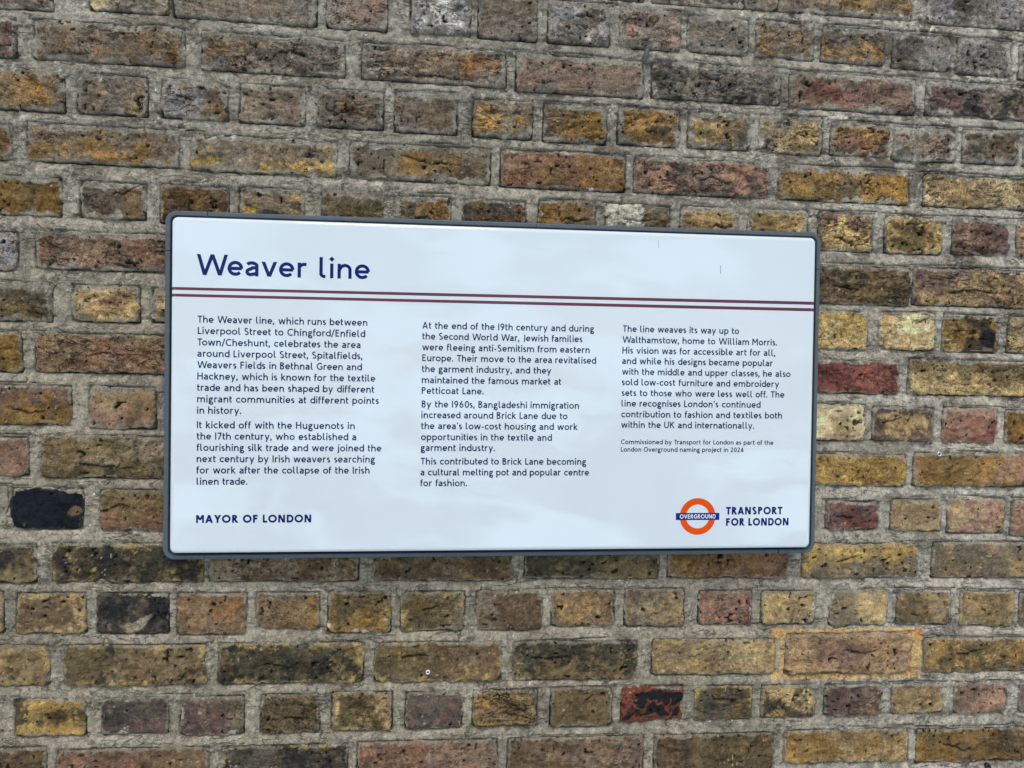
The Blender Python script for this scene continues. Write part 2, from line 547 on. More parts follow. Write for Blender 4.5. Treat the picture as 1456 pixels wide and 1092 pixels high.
def brick_geom(q, seed, step=STEP, detail=True):
    x0, x1, z0, z1 = q['x0'], q['x1'], q['z0'], q['z1']
    cx, cz = (x0 + x1) / 2, (z0 + z1) / 2
    a, b = (x1 - x0) / 2, (z1 - z0) / 2
    nx, nz = max(6, int(2 * a / step)), max(4, int(2 * b / step))
    U, V = np.meshgrid(np.linspace(-1, 1, nx + 1), np.linspace(-1, 1, nz + 1))
    X, Z = U * a, V * b
    gx, gz = X + cx, Z + cz
    rnd = random.Random(seed * 7 + 3)
    ed = np.minimum(a - np.abs(X), b - np.abs(Z))          # distance to the edge
    # rounded corners
    R = rnd.uniform(0.003, 0.011)
    kx = np.clip((np.abs(X) - (a - R)) / R, 0, 1)
    kz = np.clip((np.abs(Z) - (b - R)) / R, 0, 1)
    f = 0.29 * kx * kz * np.maximum(kx, kz)
    X = X - np.sign(X) * f * R
    Z = Z - np.sign(Z) * f * R
    # wandering outline
    near = np.clip(1 - ed / 0.012, 0, 1)
    wob = rnd.uniform(0.0030, 0.0062)
    X = X + near * (fbm(gx, gz, 0.022, seed + 5) * wob + fbm(gx, gz, 0.007, seed + 6, 3) * 0.0026)
    Z = Z + near * (fbm(gx, gz, 0.034, seed + 9) * wob * 0.8 + fbm(gx, gz, 0.008, seed + 8, 3) * 0.0026)
    an = math.radians(rnd.uniform(-0.5, 0.5))
    X, Z = X * math.cos(an) - Z * math.sin(an), X * math.sin(an) + Z * math.cos(an)
    # relief
    rough = rnd.uniform(0.6, 1.3) * (1.0 if q['row'] < 9 else 0.65) * (1.6 if 'x' in q['ex'] else 1.0)
    H = rnd.uniform(-0.0004, 0.0020) + fbm(gx, gz, 0.05, seed + 20) * 0.0022
    H = H + fbm(gx * 0.7, gz * 1.4, 0.014, seed + 30, 4, 0.68) * 0.0024 * rough
    sl = rnd.uniform(-0.5, 0.7)
    lay = fbm(gx + sl * gz, gz * 2.4 + sl * gx * 0.6, 0.032, seed + 41, 4)
    H = H + 0.0017 * rough * (sstep(-0.02, 0.05, lay) + sstep(0.22, 0.28, lay) + sstep(-0.30, -0.24, lay))   # flaked ledges
    H = H - 0.0017 * rough
    # bites out of the edges
    bite = fbm(gx, gz, 0.016, seed + 50, 3)
    H = H - 0.0045 * sstep(0.30, 0.62, bite) * np.clip(1 - ed / 0.010, 0, 1)
    H = H - (0.0007 + 0.0016 * (V < -0.5)) * np.clip(1 - ed / 0.0030, 0, 1) ** 2
    # pits
    pit = vnoise(gx / 0.0055, gz / 0.0045, seed + 60)
    pm = sstep(0.45, 0.75, vnoise(gx / 0.04, gz / 0.04, seed + 61))
    H = H - 0.0032 * sstep(0.84, 0.94, pit) * (0.3 + pm)
    # a hole or two, and here and there a long crack, each brick its own
    hole = np.zeros_like(X)
    for _ in range(rnd.choice((0, 0, 1, 1, 2, 3))):
        hx_, hz_ = rnd.uniform(-0.85, 0.85) * a, rnd.uniform(-0.75, 0.75) * b
        hr = rnd.uniform(0.0012, 0.0030)
        dd = np.hypot((gx - cx - hx_) * rnd.uniform(0.6, 1.0), gz - cz - hz_) / hr + 0.5 * fbm(gx, gz, 0.004, seed + 66, 2)
        hole = np.maximum(hole, sstep(1.15, 0.75, dd))
    if rnd.random() < (0.9 if 'x' in q['ex'] else 0.22):
        v0, slp, u0 = rnd.uniform(-0.5, 0.5), rnd.uniform(-0.5, 0.5), rnd.uniform(-0.8, 0.1)
        u1 = u0 + rnd.uniform(0.4, 1.1)
        dist = np.abs((V - v0 - slp * (U - u0)) * b - 0.012 * fbm(gx, gz * 0.4, 0.03, seed + 67, 4))
        cl = sstep(0.0021, 0.0006, dist) * sstep(u0, u0 + 0.08, U) * sstep(u1, u1 - 0.25, U)
        hole = np.maximum(hole, cl * 0.85)
        H = H + 0.0008 * sstep(-0.001, 0.001, (V - v0 - slp * (U - u0)) * b) * sstep(u0, u0 + 0.2, U) * sstep(u1, u1 - 0.3, U)
    H = H - 0.0034 * hole
    # ---- colour
    mk = 0.92 if q['row'] < 5 else 0.80
    A, B = alb(mute(PAL[q['a']], mk)), alb(mute(PAL[q['b']], mk))
    n1 = fbm(gx, gz, 0.030, seed + 70, 5, 0.62)
    n2 = fbm(gx, gz, 0.010, seed + 71, 4, 0.6)
    md = q['mode']
    key = {'l': -U, 'r': U, 't': V, 'b': -V, 'd': (U + V) * 0.7, 'e': np.maximum(np.abs(U) ** 3, np.abs(V) ** 3) * 2 - 1,
           'c': 0.9 - 1.9 * np.sqrt((U * 0.85) ** 2 + (V * 0.8) ** 2), 'n': n1 * 1.2, '.': -1.2 + 0 * U}[md]
    n3 = fbm(gx, gz, 0.0045, seed + 72, 2)
    mix = sstep(-0.26, 0.34, key * 0.55 - 0.05 + n1 * 1.15 + n2 * 0.35 + n3 * 0.22)
    mix = mix * 0.86 + 0.05
    C = A * (1 - mix)[..., None] + B * mix[..., None]
    # firing variations: darker and warmer clouds
    v1 = fbm(gx, gz, 0.045, seed + 80, 4)
    C = C * (1.05 + 0.52 * v1)[..., None] * rnd.uniform(0.80, 1.22)
    warm = fbm(gx, gz, 0.025, seed + 81, 4)[..., None]
    C = C * (1 + warm * np.array([0.12, 0.03, -0.12]))
    C = C * (1 + 0.42 * n2 + 0.34 * n3)[..., None]
    # sooty and tan clouds shared by every brick, whatever its firing
    pnt = 0.0 if 'P' in q['ex'] else 1.0
    gc = pnt * sstep(0.05, 0.50, fbm(gx, gz, 0.028, 610, 5, 0.7)) * 0.30
    C = C * (1 - gc)[..., None] + alb((92, 86, 76)) * (1 + 0.3 * n3)[..., None] * gc[..., None]
    tc_ = pnt * sstep(0.20, 0.55, fbm(gx, gz, 0.020, seed + 83, 5, 0.72)) * 0.40
    C = C * (1 - tc_)[..., None] + alb((136, 120, 92)) * tc_[..., None]
    # hollows come out darker than the face
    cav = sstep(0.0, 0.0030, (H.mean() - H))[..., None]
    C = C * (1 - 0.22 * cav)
    ex = q['ex']
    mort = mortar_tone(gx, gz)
    sm = 0.92 if 's' in ex else 0.70
    width = 0.0105 if 's' in ex else 0.0042
    if 'S' in ex:
        sm, width = 1.0, 0.024
    lap = 0.55 * sstep(0.45, 0.95, V)
    smear = sm * sstep(0.12, 0.42, 0.72 + lap - ed / width + 1.25 * fbm(gx, gz, 0.018, seed + 73, 5, 0.65) + 0.35 * n2)
    
    if 'P' in ex:
        smear = smear * 0.15
    veil = 0.0
    if q['row'] < 4:
        vg = (1.0 - q['row'] / 4.0)
        veil = 0.42 * vg * sstep(-0.25, 0.5, fbm(gx, gz, 0.06, 900, 5, 0.6) + 0.2)
    lil = alb((128, 126, 123))
    C = C * (1 - veil)[..., None] + lil * np.asarray(veil)[..., None] if not np.isscalar(veil) else C
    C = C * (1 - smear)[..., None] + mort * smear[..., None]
    H = H * (1 - 0.6 * smear)
    if 'w' in ex or 'W' in ex:
        th = -0.16 + 0.75 * sstep(0.0, 0.35, U) if 'W' in ex else 0.50
        wn_ = fbm(gx, gz, 0.020, seed + 90, 5, 0.7) + 0.25 * near
        wm = sstep(th, th + 0.16, wn_) * (0.6 + 0.5 * n2)
        wm = np.clip(wm, 0, 0.85)
        C = C * (1 - wm)[..., None] + alb((200, 196, 186)) * wm[..., None]
        H = H + wm * 0.0005
    if 'y' in ex:
        ym = sstep(0.22, 0.42, fbm(gx, gz, 0.016, seed + 95, 5, 0.7) + 0.35 * near - 0.1) * 0.7
        C = C * (1 - ym)[..., None] + alb((156, 138, 90)) * ym[..., None]
    if 'k' in ex:
        km = sstep(0.12, 0.30, fbm(gx, gz, 0.028, seed + 99, 5, 0.65)) * 0.8
        C = C * (1 - km)[..., None] + alb((34, 34, 34)) * km[..., None]
    if 'K' in ex:      # the bitumen smear on the red brick
        km = sstep(-0.04, 0.04, 0.66 - np.maximum(np.abs(V + 0.05) * 0.95, np.abs(U - 0.12 - 0.22 * V) * 0.84) + 0.42 * n1 + 0.16 * n2)
        km = km * (1 - 0.85 * sstep(0.10, 0.03, np.abs(fbm(gx, gz, 0.026, 5, 4) - 0.05)) * (V < 0.3))
        C = alb((106, 62, 48)) * (1 + 0.3 * n2)[..., None] * (1 - km)[..., None] + alb((26, 26, 30)) * km[..., None]
    if (q['row'], q['idx']) == (10, 1):      # chip in the black paint
        ch = sstep(0.0, 0.08, 0.20 - np.hypot((U - 0.78) * 0.8, (V + 0.15) * 0.55) + 0.12 * n1)
        ch = np.maximum(ch, sstep(0.0, 0.06, 0.07 - np.hypot((U + 0.62), (V + 0.8) * 0.5)))
        C = C * (1 - ch)[..., None] + alb((92, 78, 58)) * ch[..., None]
        rim = sstep(0.05, 0.5, 1 - ed / 0.003 + 0.8 * n2) * (V > 0.6)
        C = C * (1 - rim * 0.7)[..., None] + alb((190, 175, 160)) * (rim * 0.7)[..., None]
    if (q['row'], q['idx']) == (12, 2):      # pale scar
        t = (U - 0.25) * 0.75 - (V + 0.55) * 0.35
        s2 = np.abs((V + 0.55) - (U - 0.15) * 1.15)
        sc = sstep(0.0, 0.10, 0.20 - s2 * (0.7 + 0.9 * U) + 0.22 * n1 + 0.1 * n2) * sstep(0.5, 0.3, np.abs(U - 0.15)) * 0.85
        spk = sstep(0.35, 0.5, n2 + 0.3 * n1) * 0.6
        C = C * (1 - spk)[..., None] + alb((104, 92, 74)) * spk[..., None]
        C = C * (1 - sc)[..., None] + alb((150, 140, 122)) * sc[..., None]
        H = H + (1 - sc) * fbm(gx, gz, 0.007, 77, 3) * 0.0016
    if (q['row'], q['idx']) == (6, 5):       # tar blob
        tb = sstep(0, 0.08, 0.34 - np.hypot((U - 0.60) * 1.0, (V + 0.30) * 0.62) + 0.16 * n1)
        C = C * (1 - tb)[..., None] + alb((30, 30, 34)) * tb[..., None]
        H = H + tb * 0.001
    if (q['row'], q['idx']) == (14, 10):     # dark stain
        tb = sstep(0, 0.2, 0.40 - np.hypot((U + 0.5), (V + 0.1) * 0.7) + 0.15 * n1)
        C = C * (1 - tb)[..., None] + alb((60, 60, 56)) * tb[..., None]
    C = C * (1 - 0.86 * hole)[..., None]
    # open pits are darker inside, loose grains pale
    pk_ = sstep(0.84, 0.92, pit) * (0.25 + pm)
    C = C * (1 - np.clip(pk_, 0, 0.85))[..., None]
    gr_ = sstep(0.90, 0.96, vnoise(gx / 0.0035, gz / 0.0032, seed + 64)) * sstep(0.4, 0.7, vnoise(gx / 0.03, gz / 0.03, seed + 65)) * pnt * 0.6
    C = C * (1 - gr_)[..., None] + alb((182, 172, 150)) * gr_[..., None]
    C = np.clip(C, 0.004, 0.85)
    Y = -H
    P = np.stack([X + cx, Y, Z + cz], -1).reshape(-1, 3)
    amt = (1.0 if 'x' in ex else rnd.uniform(0.4, 0.9) if q['row'] < 8 else rnd.uniform(0.0, 0.5)) * (1 - smear * 0.8)
    C = np.concatenate([C, np.broadcast_to(amt[..., None], C.shape[:2] + (1,))], -1).reshape(-1, 4)
    idx = np.arange((nx + 1) * (nz + 1)).reshape(nz + 1, nx + 1)
    quads = np.stack([idx[:-1, :-1], idx[:-1, 1:], idx[1:, 1:], idx[1:, :-1]], -1).reshape(-1, 4)
    rim_i = np.concatenate([idx[0, :-1], idx[:-1, -1], idx[-1, :0:-1], idx[:0:-1, 0]])
    back = P[rim_i].copy()
    back[:, 1] = 0.018
    k0 = len(P)
    P = np.vstack([P, back])
    C = np.vstack([C, C[rim_i] * 0.9])
    j = np.arange(len(rim_i))
    jn = (j + 1) % len(rim_i)
    side = np.stack([rim_i[j], k0 + j, k0 + jn, rim_i[jn]], -1)
    quads = np.vstack([quads, side])
    return P, quads, C


def behind_sign(q):
    """wholly hidden by the sign"""
    xs = [q['x0'], q['x1'], q['x0'], q['x1']]
    zs = [q['z0'], q['z0'], q['z1'], q['z1']]
    return all(FRM[0] + 0.03 < x < FRM[1] - 0.03 and EYE + FRM[2] + 0.02 < z < EYE + FRM[3] - 0.02 for x, z in zip(xs, zs))


count = 0
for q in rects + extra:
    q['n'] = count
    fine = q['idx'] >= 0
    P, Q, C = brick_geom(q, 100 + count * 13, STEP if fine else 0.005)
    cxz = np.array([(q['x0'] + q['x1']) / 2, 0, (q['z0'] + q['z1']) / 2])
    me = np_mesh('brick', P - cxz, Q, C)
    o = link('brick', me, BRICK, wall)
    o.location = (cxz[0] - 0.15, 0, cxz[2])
    lab = SPECIAL.get((q['row'], q['idx']))
    if lab:
        o['label'] = lab
    count += 1
# outer brickwork, beyond the frame on every side, in one part
Ps, Qs, Cs, off = [], [], [], 0
for i, q in enumerate(ring):
    P, Q, C = brick_geom(q, 5000 + i * 7, 0.016)
    Ps.append(P)
    Qs.append(Q + off)
    Cs.append(C)
    off += len(P)
me = np_mesh('outer_bricks', np.vstack(Ps) - np.array([0.15, 0, 0]), np.vstack(Qs), np.vstack(Cs))
o = link('outer_bricks', me, BRICK, wall)
o['kind'] = 'stuff'


# ---- mortar
def mortar(name, gx0, gx1, gz0, gz1, step, boxes, cut=None):
    nx, nz = int((gx1 - gx0) / step), int((gz1 - gz0) / step)
    xs, zs = np.linspace(gx0, gx1, nx + 1), np.linspace(gz0, gz1, nz + 1)
    X, Z = np.meshgrid(xs, zs)
    D = np.full(X.shape, 0.05)
    up = np.full(X.shape, 0.03)
    dn = np.full(X.shape, 0.03)
    for q in boxes:
        m = 0.035
        i0, i1 = np.searchsorted(xs, [q['x0'] - m, q['x1'] + m])
        j0, j1 = np.searchsorted(zs, [q['z0'] - m, q['z1'] + m])
        if i1 <= i0 or j1 <= j0:
            continue
        x, z = X[j0:j1, i0:i1], Z[j0:j1, i0:i1]
        dx = np.maximum(q['x0'] - x, x - q['x1'])
        dz = np.maximum(q['z0'] - z, z - q['z1'])
        sd_ = np.where((dx > 0) & (dz > 0), np.hypot(dx, dz), np.maximum(dx, dz))
        D[j0:j1, i0:i1] = np.minimum(D[j0:j1, i0:i1], sd_)
        inx = dx < 0.008
        a = np.where(inx & (z > (q['z0'] + q['z1']) / 2), np.maximum(z - q['z1'], 0), 0.03)
        b = np.where(inx & (z <= (q['z0'] + q['z1']) / 2), np.maximum(q['z0'] - z, 0), 0.03)
        dn[j0:j1, i0:i1] = np.minimum(dn[j0:j1, i0:i1], a)
        up[j0:j1, i0:i1] = np.minimum(up[j0:j1, i0:i1], b)
    na = fbm(X, Z, 0.05, 300, 4)
    nb = fbm(X, Z, 0.012, 310, 4, 0.6)
    nc = fbm(X, Z, 0.005, 320, 3, 0.6)
    bed = (up < 0.025) & (dn < 0.025)
    # struck pointing: pressed in under the brick above, proud at its lower edge
    t = np.clip(up / np.maximum(up + dn, 1e-4), 0, 1)
    H = np.where(bed, -0.0030 + 0.0042 * sstep(0.0, 0.70, t), -0.0010)
    H = H + na * 0.0012 + nb * 0.0014 + nc * 0.0008
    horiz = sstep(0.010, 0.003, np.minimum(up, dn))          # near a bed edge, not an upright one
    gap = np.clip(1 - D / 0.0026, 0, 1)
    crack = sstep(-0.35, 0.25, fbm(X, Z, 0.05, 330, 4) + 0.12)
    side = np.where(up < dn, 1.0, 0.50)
    dep = np.where(horiz > 0.5, 0.0008 + 0.0084 * crack * side, 0.0003 + 0.0040 * sstep(0.10, 0.4, fbm(X, Z, 0.03, 331, 4)))
    H = H - dep * gap
    gap2 = np.clip(1 - np.abs(D) / 0.0022, 0, 1)
    H = np.where(D < 0, H + dep * gap - dep * gap2 - 0.0004 + 0.30 * D, H)
    # a second hairline along the beds, where later pointing lies on older
    hl = np.abs(t - 0.80 - 0.12 * fbm(X, Z * 0.2, 0.05, 350, 3))
    hm = sstep(-0.1, 0.2, fbm(X, Z * 0.3, 0.12, 351, 3))
    H = H - np.where(bed & (D > 0), 0.0034 * np.clip(1 - hl / 0.09, 0, 1) * hm, 0)
    # ---- colour
    g = fbm(X, Z, 0.09, 360, 5, 0.6)
    hgt = sstep(EYE - 0.05, EYE + 0.45, Z)
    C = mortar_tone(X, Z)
    sp = sstep(0.955, 0.985, vnoise(X / 0.0035, Z / 0.0035, 390)) * sstep(0.5, 0.8, vnoise(X / 0.05, Z / 0.05, 391))
    C = C * (1 - sp)[..., None] + alb((225, 222, 215)) * sp[..., None]
    # darker along the open edge of the joint, most under the brick above
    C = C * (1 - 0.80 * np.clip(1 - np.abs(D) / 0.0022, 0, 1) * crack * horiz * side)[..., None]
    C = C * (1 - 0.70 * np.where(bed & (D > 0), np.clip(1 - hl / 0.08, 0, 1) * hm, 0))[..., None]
    # yellow paint round one brick on the right
    ax, az = wall_pt([1096, 1311, 1096, 1311], [900, 887, 972, 958])
    bx0, bx1, bz0, bz1 = (ax[0] + ax[2]) / 2, (ax[1] + ax[3]) / 2, (az[2] + az[3]) / 2, (az[0] + az[1]) / 2
    ins = np.minimum(np.minimum(X - bx0, bx1 - X), np.minimum(Z - bz0, bz1 - Z))
    pm = sstep(-0.001, 0.001, ins + nb * 0.0016) * np.where(fbm(X, Z, 0.03, 395, 4, 0.7) > -0.42, 0.9, 0.25)
    yc = alb((168, 142, 98)) * (1 - sstep(0, 0.4, g)[..., None] * 0.3) * (1 + nc * 0.2)[..., None]
    orange = 0.65 * sstep(0.02, 0.005, np.minimum(np.abs(X - bx0), np.abs(X - bx1))) * (Z > bz1 - 0.02)
    yc = yc * (1 - orange)[..., None] + alb((170, 118, 56)) * orange[..., None]
    pm = pm * np.where((X < bx0 + 0.016) & (Z < bz1 - 0.012) & (Z > bz0 + 0.012), 0.35, 1.0)
    C = C * (1 - pm)[..., None] + yc * pm[..., None]
    C = np.clip(C, 0.006, 0.85)
    keep = D > -0.0085
    if cut:
        keep &= ~((X > cut[0]) & (X < cut[1]) & (Z > cut[2]) & (Z < cut[3]))
    idx = np.arange(X.size).reshape(X.shape)
    kq = keep[:-1, :-1] | keep[:-1, 1:] | keep[1:, 1:] | keep[1:, :-1]
    quads = np.stack([idx[:-1, :-1], idx[:-1, 1:], idx[1:, 1:], idx[1:, :-1]], -1)[kq]
    used = np.unique(quads)
    remap = np.full(X.size, -1, np.int64)
    remap[used] = np.arange(len(used))
    P = np.stack([X - 0.15, -H, Z], -1).reshape(-1, 3)[used]
    return np_mesh(name, P, remap[quads], C.reshape(-1, 3)[used])


FX0, FX1, FZ0, FZ1 = -0.70, 1.06, EYE - 0.72, EYE + 0.68
me = mortar('mortar', FX0, FX1, FZ0, FZ1, 0.0013, rects + extra)
link('mortar', me, MORTAR, wall)
allb = rects + extra + ring
Z_TOP = top_z + 0.022 + 12 * 0.075 - 0.02
for (a, b, c, d) in ((FAR_X0, FX0, 0.0, Z_TOP), (FX1, FAR_X1, 0.0, Z_TOP), (FX0, FX1, 0.0, FZ0), (FX0, FX1, FZ1, Z_TOP)):
    me = mortar('mortar', a, b, c, d, 0.009, allb)
    o = link('mortar', me, MORTAR, wall)
# solid backing so that no light comes through the joints
bv = [(x - 0.15, y, z) for x in (FAR_X0, FAR_X1) for y in (0.0185, 0.215) for z in (0.0, Z_TOP)]
bq = [(0, 1, 3, 2), (4, 6, 7, 5), (0, 4, 5, 1), (2, 3, 7, 6), (0, 2, 6, 4), (1, 5, 7, 3)]
me = np_mesh('wall_core', bv, bq, np.tile(alb((110, 104, 92)), (8, 1)), smooth=False)
link('wall_core', me, MORTAR, wall)

# ------------------------------------------------------------------ monoline letters
def arc(cx, cy, rx, ry, a0, a1, n=None):
    n = n or max(4, int(abs(a1 - a0) / 14))
    return [(cx + rx * math.cos(math.radians(a0 + (a1 - a0) * k / n)), cy + ry * math.sin(math.radians(a0 + (a1 - a0) * k / n)))
            for k in range(n + 1)]


def glyph(ch, s):
    """strokes of a humanist geometric letter; cap height 1. returns (strokes, slants, diamonds, advance box)"""
    h = s / 2
    X = 0.72
    xm = X - h
    S, P, D = [], [], []
    o_r = 0.375
    if ch == ' ':
        return S, P, D, 0.42
    if ch == 'o':
        S.append(arc(o_r, X / 2, o_r - h, X / 2 - h, 0, 360, 28)); return S, P, D, 2 * o_r
    if ch == 'c':
        S.append(arc(o_r, X / 2, o_r - h, X / 2 - h, 48, 312, 20)); return S, P, D, 0.61
    if ch == 'e':
        r = 0.355
        S.append([(r * 2 - h, X * 0.49)] + arc(r, X / 2, r - h, X / 2 - h, 6, 318, 24))
        S.append([(h, X * 0.49), (2 * r - h * 0.8, X * 0.49)]); return S, P, D, 2 * r
    if ch == 'a':
        w = 0.60
        S.append(arc(w / 2 - 0.01, X - 0.22, w / 2 - h + 0.01, 0.22 - h, 150, 0, 12) + [(w - h, 0.0)])
        S.append([(w - h, X * 0.58), (w * 0.52, X * 0.56)] + arc(0.24, 0.21, 0.24 - h, 0.21 - h, 90, 285, 14) + [(w * 0.62, h + 0.03), (w - h, 0.14)])
        return S, P, D, w
    if ch in 'bdpq':
        w = 0.70
        st = w - h if ch in 'dq' else h
        c = w - o_r + 0.01 if ch in 'bp' else o_r - 0.01
        S.append(arc(c, X / 2, o_r - h - 0.01, X / 2 - h, 0, 360, 28))
        S.append([(st, 0), (st, 1.02)] if ch in 'bd' else [(st, -0.30), (st, X)]); return S, P, D, w
    if ch == 'f':
        S.append([(0.13, 0), (0.13, 0.80)] + arc(0.34, 0.82, 0.21, 0.20 - h + 0.02, 180, 82, 8)); S.append([(0.0, X - h), (0.36, X - h)]); return S, P, D, 0.37
    if ch == 't':
        S.append([(0.13, 0.93), (0.13, 0.22)] + arc(0.31, 0.22, 0.18, 0.22 - h, 180, 285, 8)); S.append([(0, X - h), (0.38, X - h)]); return S, P, D, 0.40
    if ch == 'g':
        S.append(arc(0.29, 0.48, 0.26 - h, 0.24 - h, 0, 360, 22))
        S.append([(0.40, X - h - 0.03), (0.60, X - h + 0.02)])
        S.append([(0.14, 0.27), (0.09, 0.17), (0.18, 0.09), (0.42, 0.07)] + arc(0.40, -0.10, 0.20 - h + 0.04, 0.17, 80, -80, 8)
                 + arc(0.27, -0.11, 0.27 - h, 0.19 - h, -80, -280, 12)); return S, P, D, 0.60
    if ch in 'nh':
        w = 0.66
        S.append([(h, 0), (h, X if ch == 'n' else 1.02)])
        S.append([(h, X - 0.30)] + arc(w / 2 + 0.02, X - 0.30, w / 2 - h - 0.02, 0.30 - h, 165, 0, 12) + [(w - h, 0)]); return S, P, D, w
    if ch == 'm':
        w = 1.10
        S.append([(h, 0), (h, X)])
        for a, b in ((h, w / 2), (w / 2, w - h)):
            c, r = (a + b) / 2 + 0.01, (b - a) / 2 - 0.01
            S.append([(a, X - 0.28)] + arc(c, X - 0.28, r, 0.28 - h, 165, 0, 12) + [(b, 0)])
        return S, P, D, w
    if ch == 'u':
        w = 0.66
        S.append([(h, X), (h, 0.30)] + arc(w / 2 - 0.01, 0.30, w / 2 - h - 0.01, 0.30 - h, 180, 345, 12)); S.append([(w - h, X), (w - h, 0)]); return S, P, D, w
    if ch == 'r':
        S.append([(h, 0), (h, X)]); S.append([(h, X - 0.27)] + arc(0.32, X - 0.27, 0.32 - h, 0.27 - h, 170, 68, 8)); return S, P, D, 0.44
    if ch == 'i':
        S.append([(h, 0), (h, X)]); D.append((h, 0.93, s * 0.80)); return S, P, D, s
    if ch == 'j':
        S.append([(h + 0.08, X), (h + 0.08, -0.10)] + arc(-0.06, -0.10, 0.14 + h, 0.19 - h, 0, -75, 6)); D.append((h + 0.08, 0.93, s * 0.80)); return S, P, D, s + 0.08
    if ch == 'l':
        S.append([(h, 1.02), (h, 0.20)] + arc(0.19 + h, 0.20, 0.19, 0.20 - h, 180, 275, 8)); return S, P, D, 0.31
    if ch == 'k':
        S.append([(h, 0), (h, 1.02)]); P += [(h + 0.03, 0.30, 0.50, X), (0.20, 0.42, 0.56, 0)]; return S, P, D, 0.62
    if ch == 's':
        w = 0.50
        S.append(arc(w / 2 + 0.01, X - 0.205, w / 2 - h, 0.205 - h, 42, 232, 14)[:-1] + arc(w / 2 - 0.01, 0.205, w / 2 - h, 0.205 - h, 52, -138, 14)); return S, P, D, w
    if ch == 'v':
        P += [(h * 1.1, X, 0.36, 0), (0.72 - h * 1.1, X, 0.36, 0)]; return S, P, D, 0.72
    if ch == 'w':
        P += [(h * 1.1, X, 0.29, 0), (0.53, X, 0.29, 0), (0.53, X, 0.77, 0), (1.06 - h * 1.1, X, 0.77, 0)]; return S, P, D, 1.06
    if ch == 'x':
        P += [(h * 1.3, X, 0.62 - h * 1.3, 0), (0.62 - h * 1.3, X, h * 1.3, 0)]; return S, P, D, 0.62
    if ch == 'y':
        P += [(h * 1.1, X, 0.36, 0), (0.72 - h * 1.1, X, 0.22, -0.30)]; return S, P, D, 0.72
    if ch == 'z':
        S += [[(0.02, xm), (0.54, xm)], [(0.02, h), (0.56, h)]]; P.append((0.50, X - s * 0.6, 0.10, s * 0.6)); return S, P, D, 0.58
    if ch == 'A':
        P += [(0.44, 1, h * 1.1, 0), (0.44, 1, 0.88 - h * 1.1, 0)]; S.append([(0.20, 0.30), (0.68, 0.30)]); return S, P, D, 0.88
    if ch == 'B':
        S.append([(h, 0), (h, 1)])
        S.append([(h, 1 - h), (0.28, 1 - h)] + arc(0.28, 0.765, 0.26 - h + 0.02, 0.235 - h, 90, -90, 10) + [(h, 0.53)])
        S.append([(h, 0.53), (0.30, 0.53)] + arc(0.30, 0.28, 0.30 - h, 0.28 - h + 0.03, 90, -90, 10) + [(h, h)]); return S, P, D, 0.61
    if ch == 'C':
        S.append(arc(0.50, 0.5, 0.50 - h, 0.51 - h, 50, 310, 24)); return S, P, D, 0.82
    if ch == 'D':
        S.append([(h, h), (h, 1 - h), (0.36, 1 - h)] + arc(0.36, 0.5, 0.44 - h, 0.5 - h, 90, -90, 18) + [(0, h)]); S.append([(h, 0), (h, 1)]); return S, P, D, 0.80
    if ch in 'EF':
        S.append([(h, 0), (h, 1)]); S.append([(h, 1 - h), (0.53, 1 - h)]); S.append([(h, 0.53), (0.48, 0.53)])
        if ch == 'E':
            S.append([(h, h), (0.55, h)])
        return S, P, D, 0.56
    if ch == 'G':
        S.append(arc(0.50, 0.5, 0.50 - h, 0.51 - h, 50, 318, 24)); S.append([(0.87 - h, 0.10), (0.87 - h, 0.45)]); S.append([(0.52, 0.45), (0.87, 0.45)]); return S, P, D, 0.88
    if ch == 'H':
        S += [[(h, 0), (h, 1)], [(0.76 - h, 0), (0.76 - h, 1)], [(h, 0.53), (0.76 - h, 0.53)]]; return S, P, D, 0.76
    if ch in 'I1':
        S.append([(h, 0), (h, 1)]); return S, P, D, s
    if ch == 'J':
        S.append([(0.26, 1), (0.26, 0.16)] + arc(0.08, 0.14, 0.18, 0.2, 0, -80, 8)); return S, P, D, 0.33
    if ch == 'K':
        S.append([(h, 0), (h, 1)]); P += [(h + 0.03, 0.42, 0.60, 1), (0.26, 0.58, 0.68, 0)]; return S, P, D, 0.74
    if ch == 'L':
        S += [[(h, 0), (h, 1)], [(h, h), (0.52, h)]]; return S, P, D, 0.54
    if ch == 'M':
        S += [[(h, 0), (h, 1)], [(0.92 - h, 0), (0.92 - h, 1)]]; P += [(h * 1.2, 1, 0.46, 0.36), (0.92 - h * 1.2, 1, 0.46, 0.36)]; return S, P, D, 0.92
    if ch == 'N':
        S += [[(h, 0), (h, 1)], [(0.80 - h, 0), (0.80 - h, 1)]]; P.append((h * 1.3, 1, 0.80 - h * 1.3, 0)); return S, P, D, 0.80
    if ch in 'O':
        S.append(arc(0.51, 0.5, 0.51 - h, 0.51 - h, 0, 360, 34)); return S, P, D, 1.02
    if ch == '0':
        S.append(arc(0.33, 0.5, 0.33 - h, 0.51 - h, 0, 360, 30)); return S, P, D, 0.66
    if ch in 'PR':
        S.append([(h, 0), (h, 1)]); S.append([(h, 1 - h), (0.30, 1 - h)] + arc(0.30, 0.73, 0.29 - h, 0.27 - h, 90, -90, 12) + [(h, 0.46)])
        if ch == 'R':
            P.append((0.28, 0.48, 0.60, 0))
            return S, P, D, 0.67
        return S, P, D, 0.60
    if ch == 'S':
        w = 0.60
        S.append(arc(w / 2, 0.74, w / 2 - h, 0.27 - h, 42, 235, 16)[:-1] + arc(w / 2, 0.27, w / 2 - h + 0.01, 0.28 - h, 55, -140, 16)); return S, P, D, w
    if ch == 'T':
        S += [[(0.33, 0), (0.33, 1)], [(0, 1 - h), (0.66, 1 - h)]]; return S, P, D, 0.66
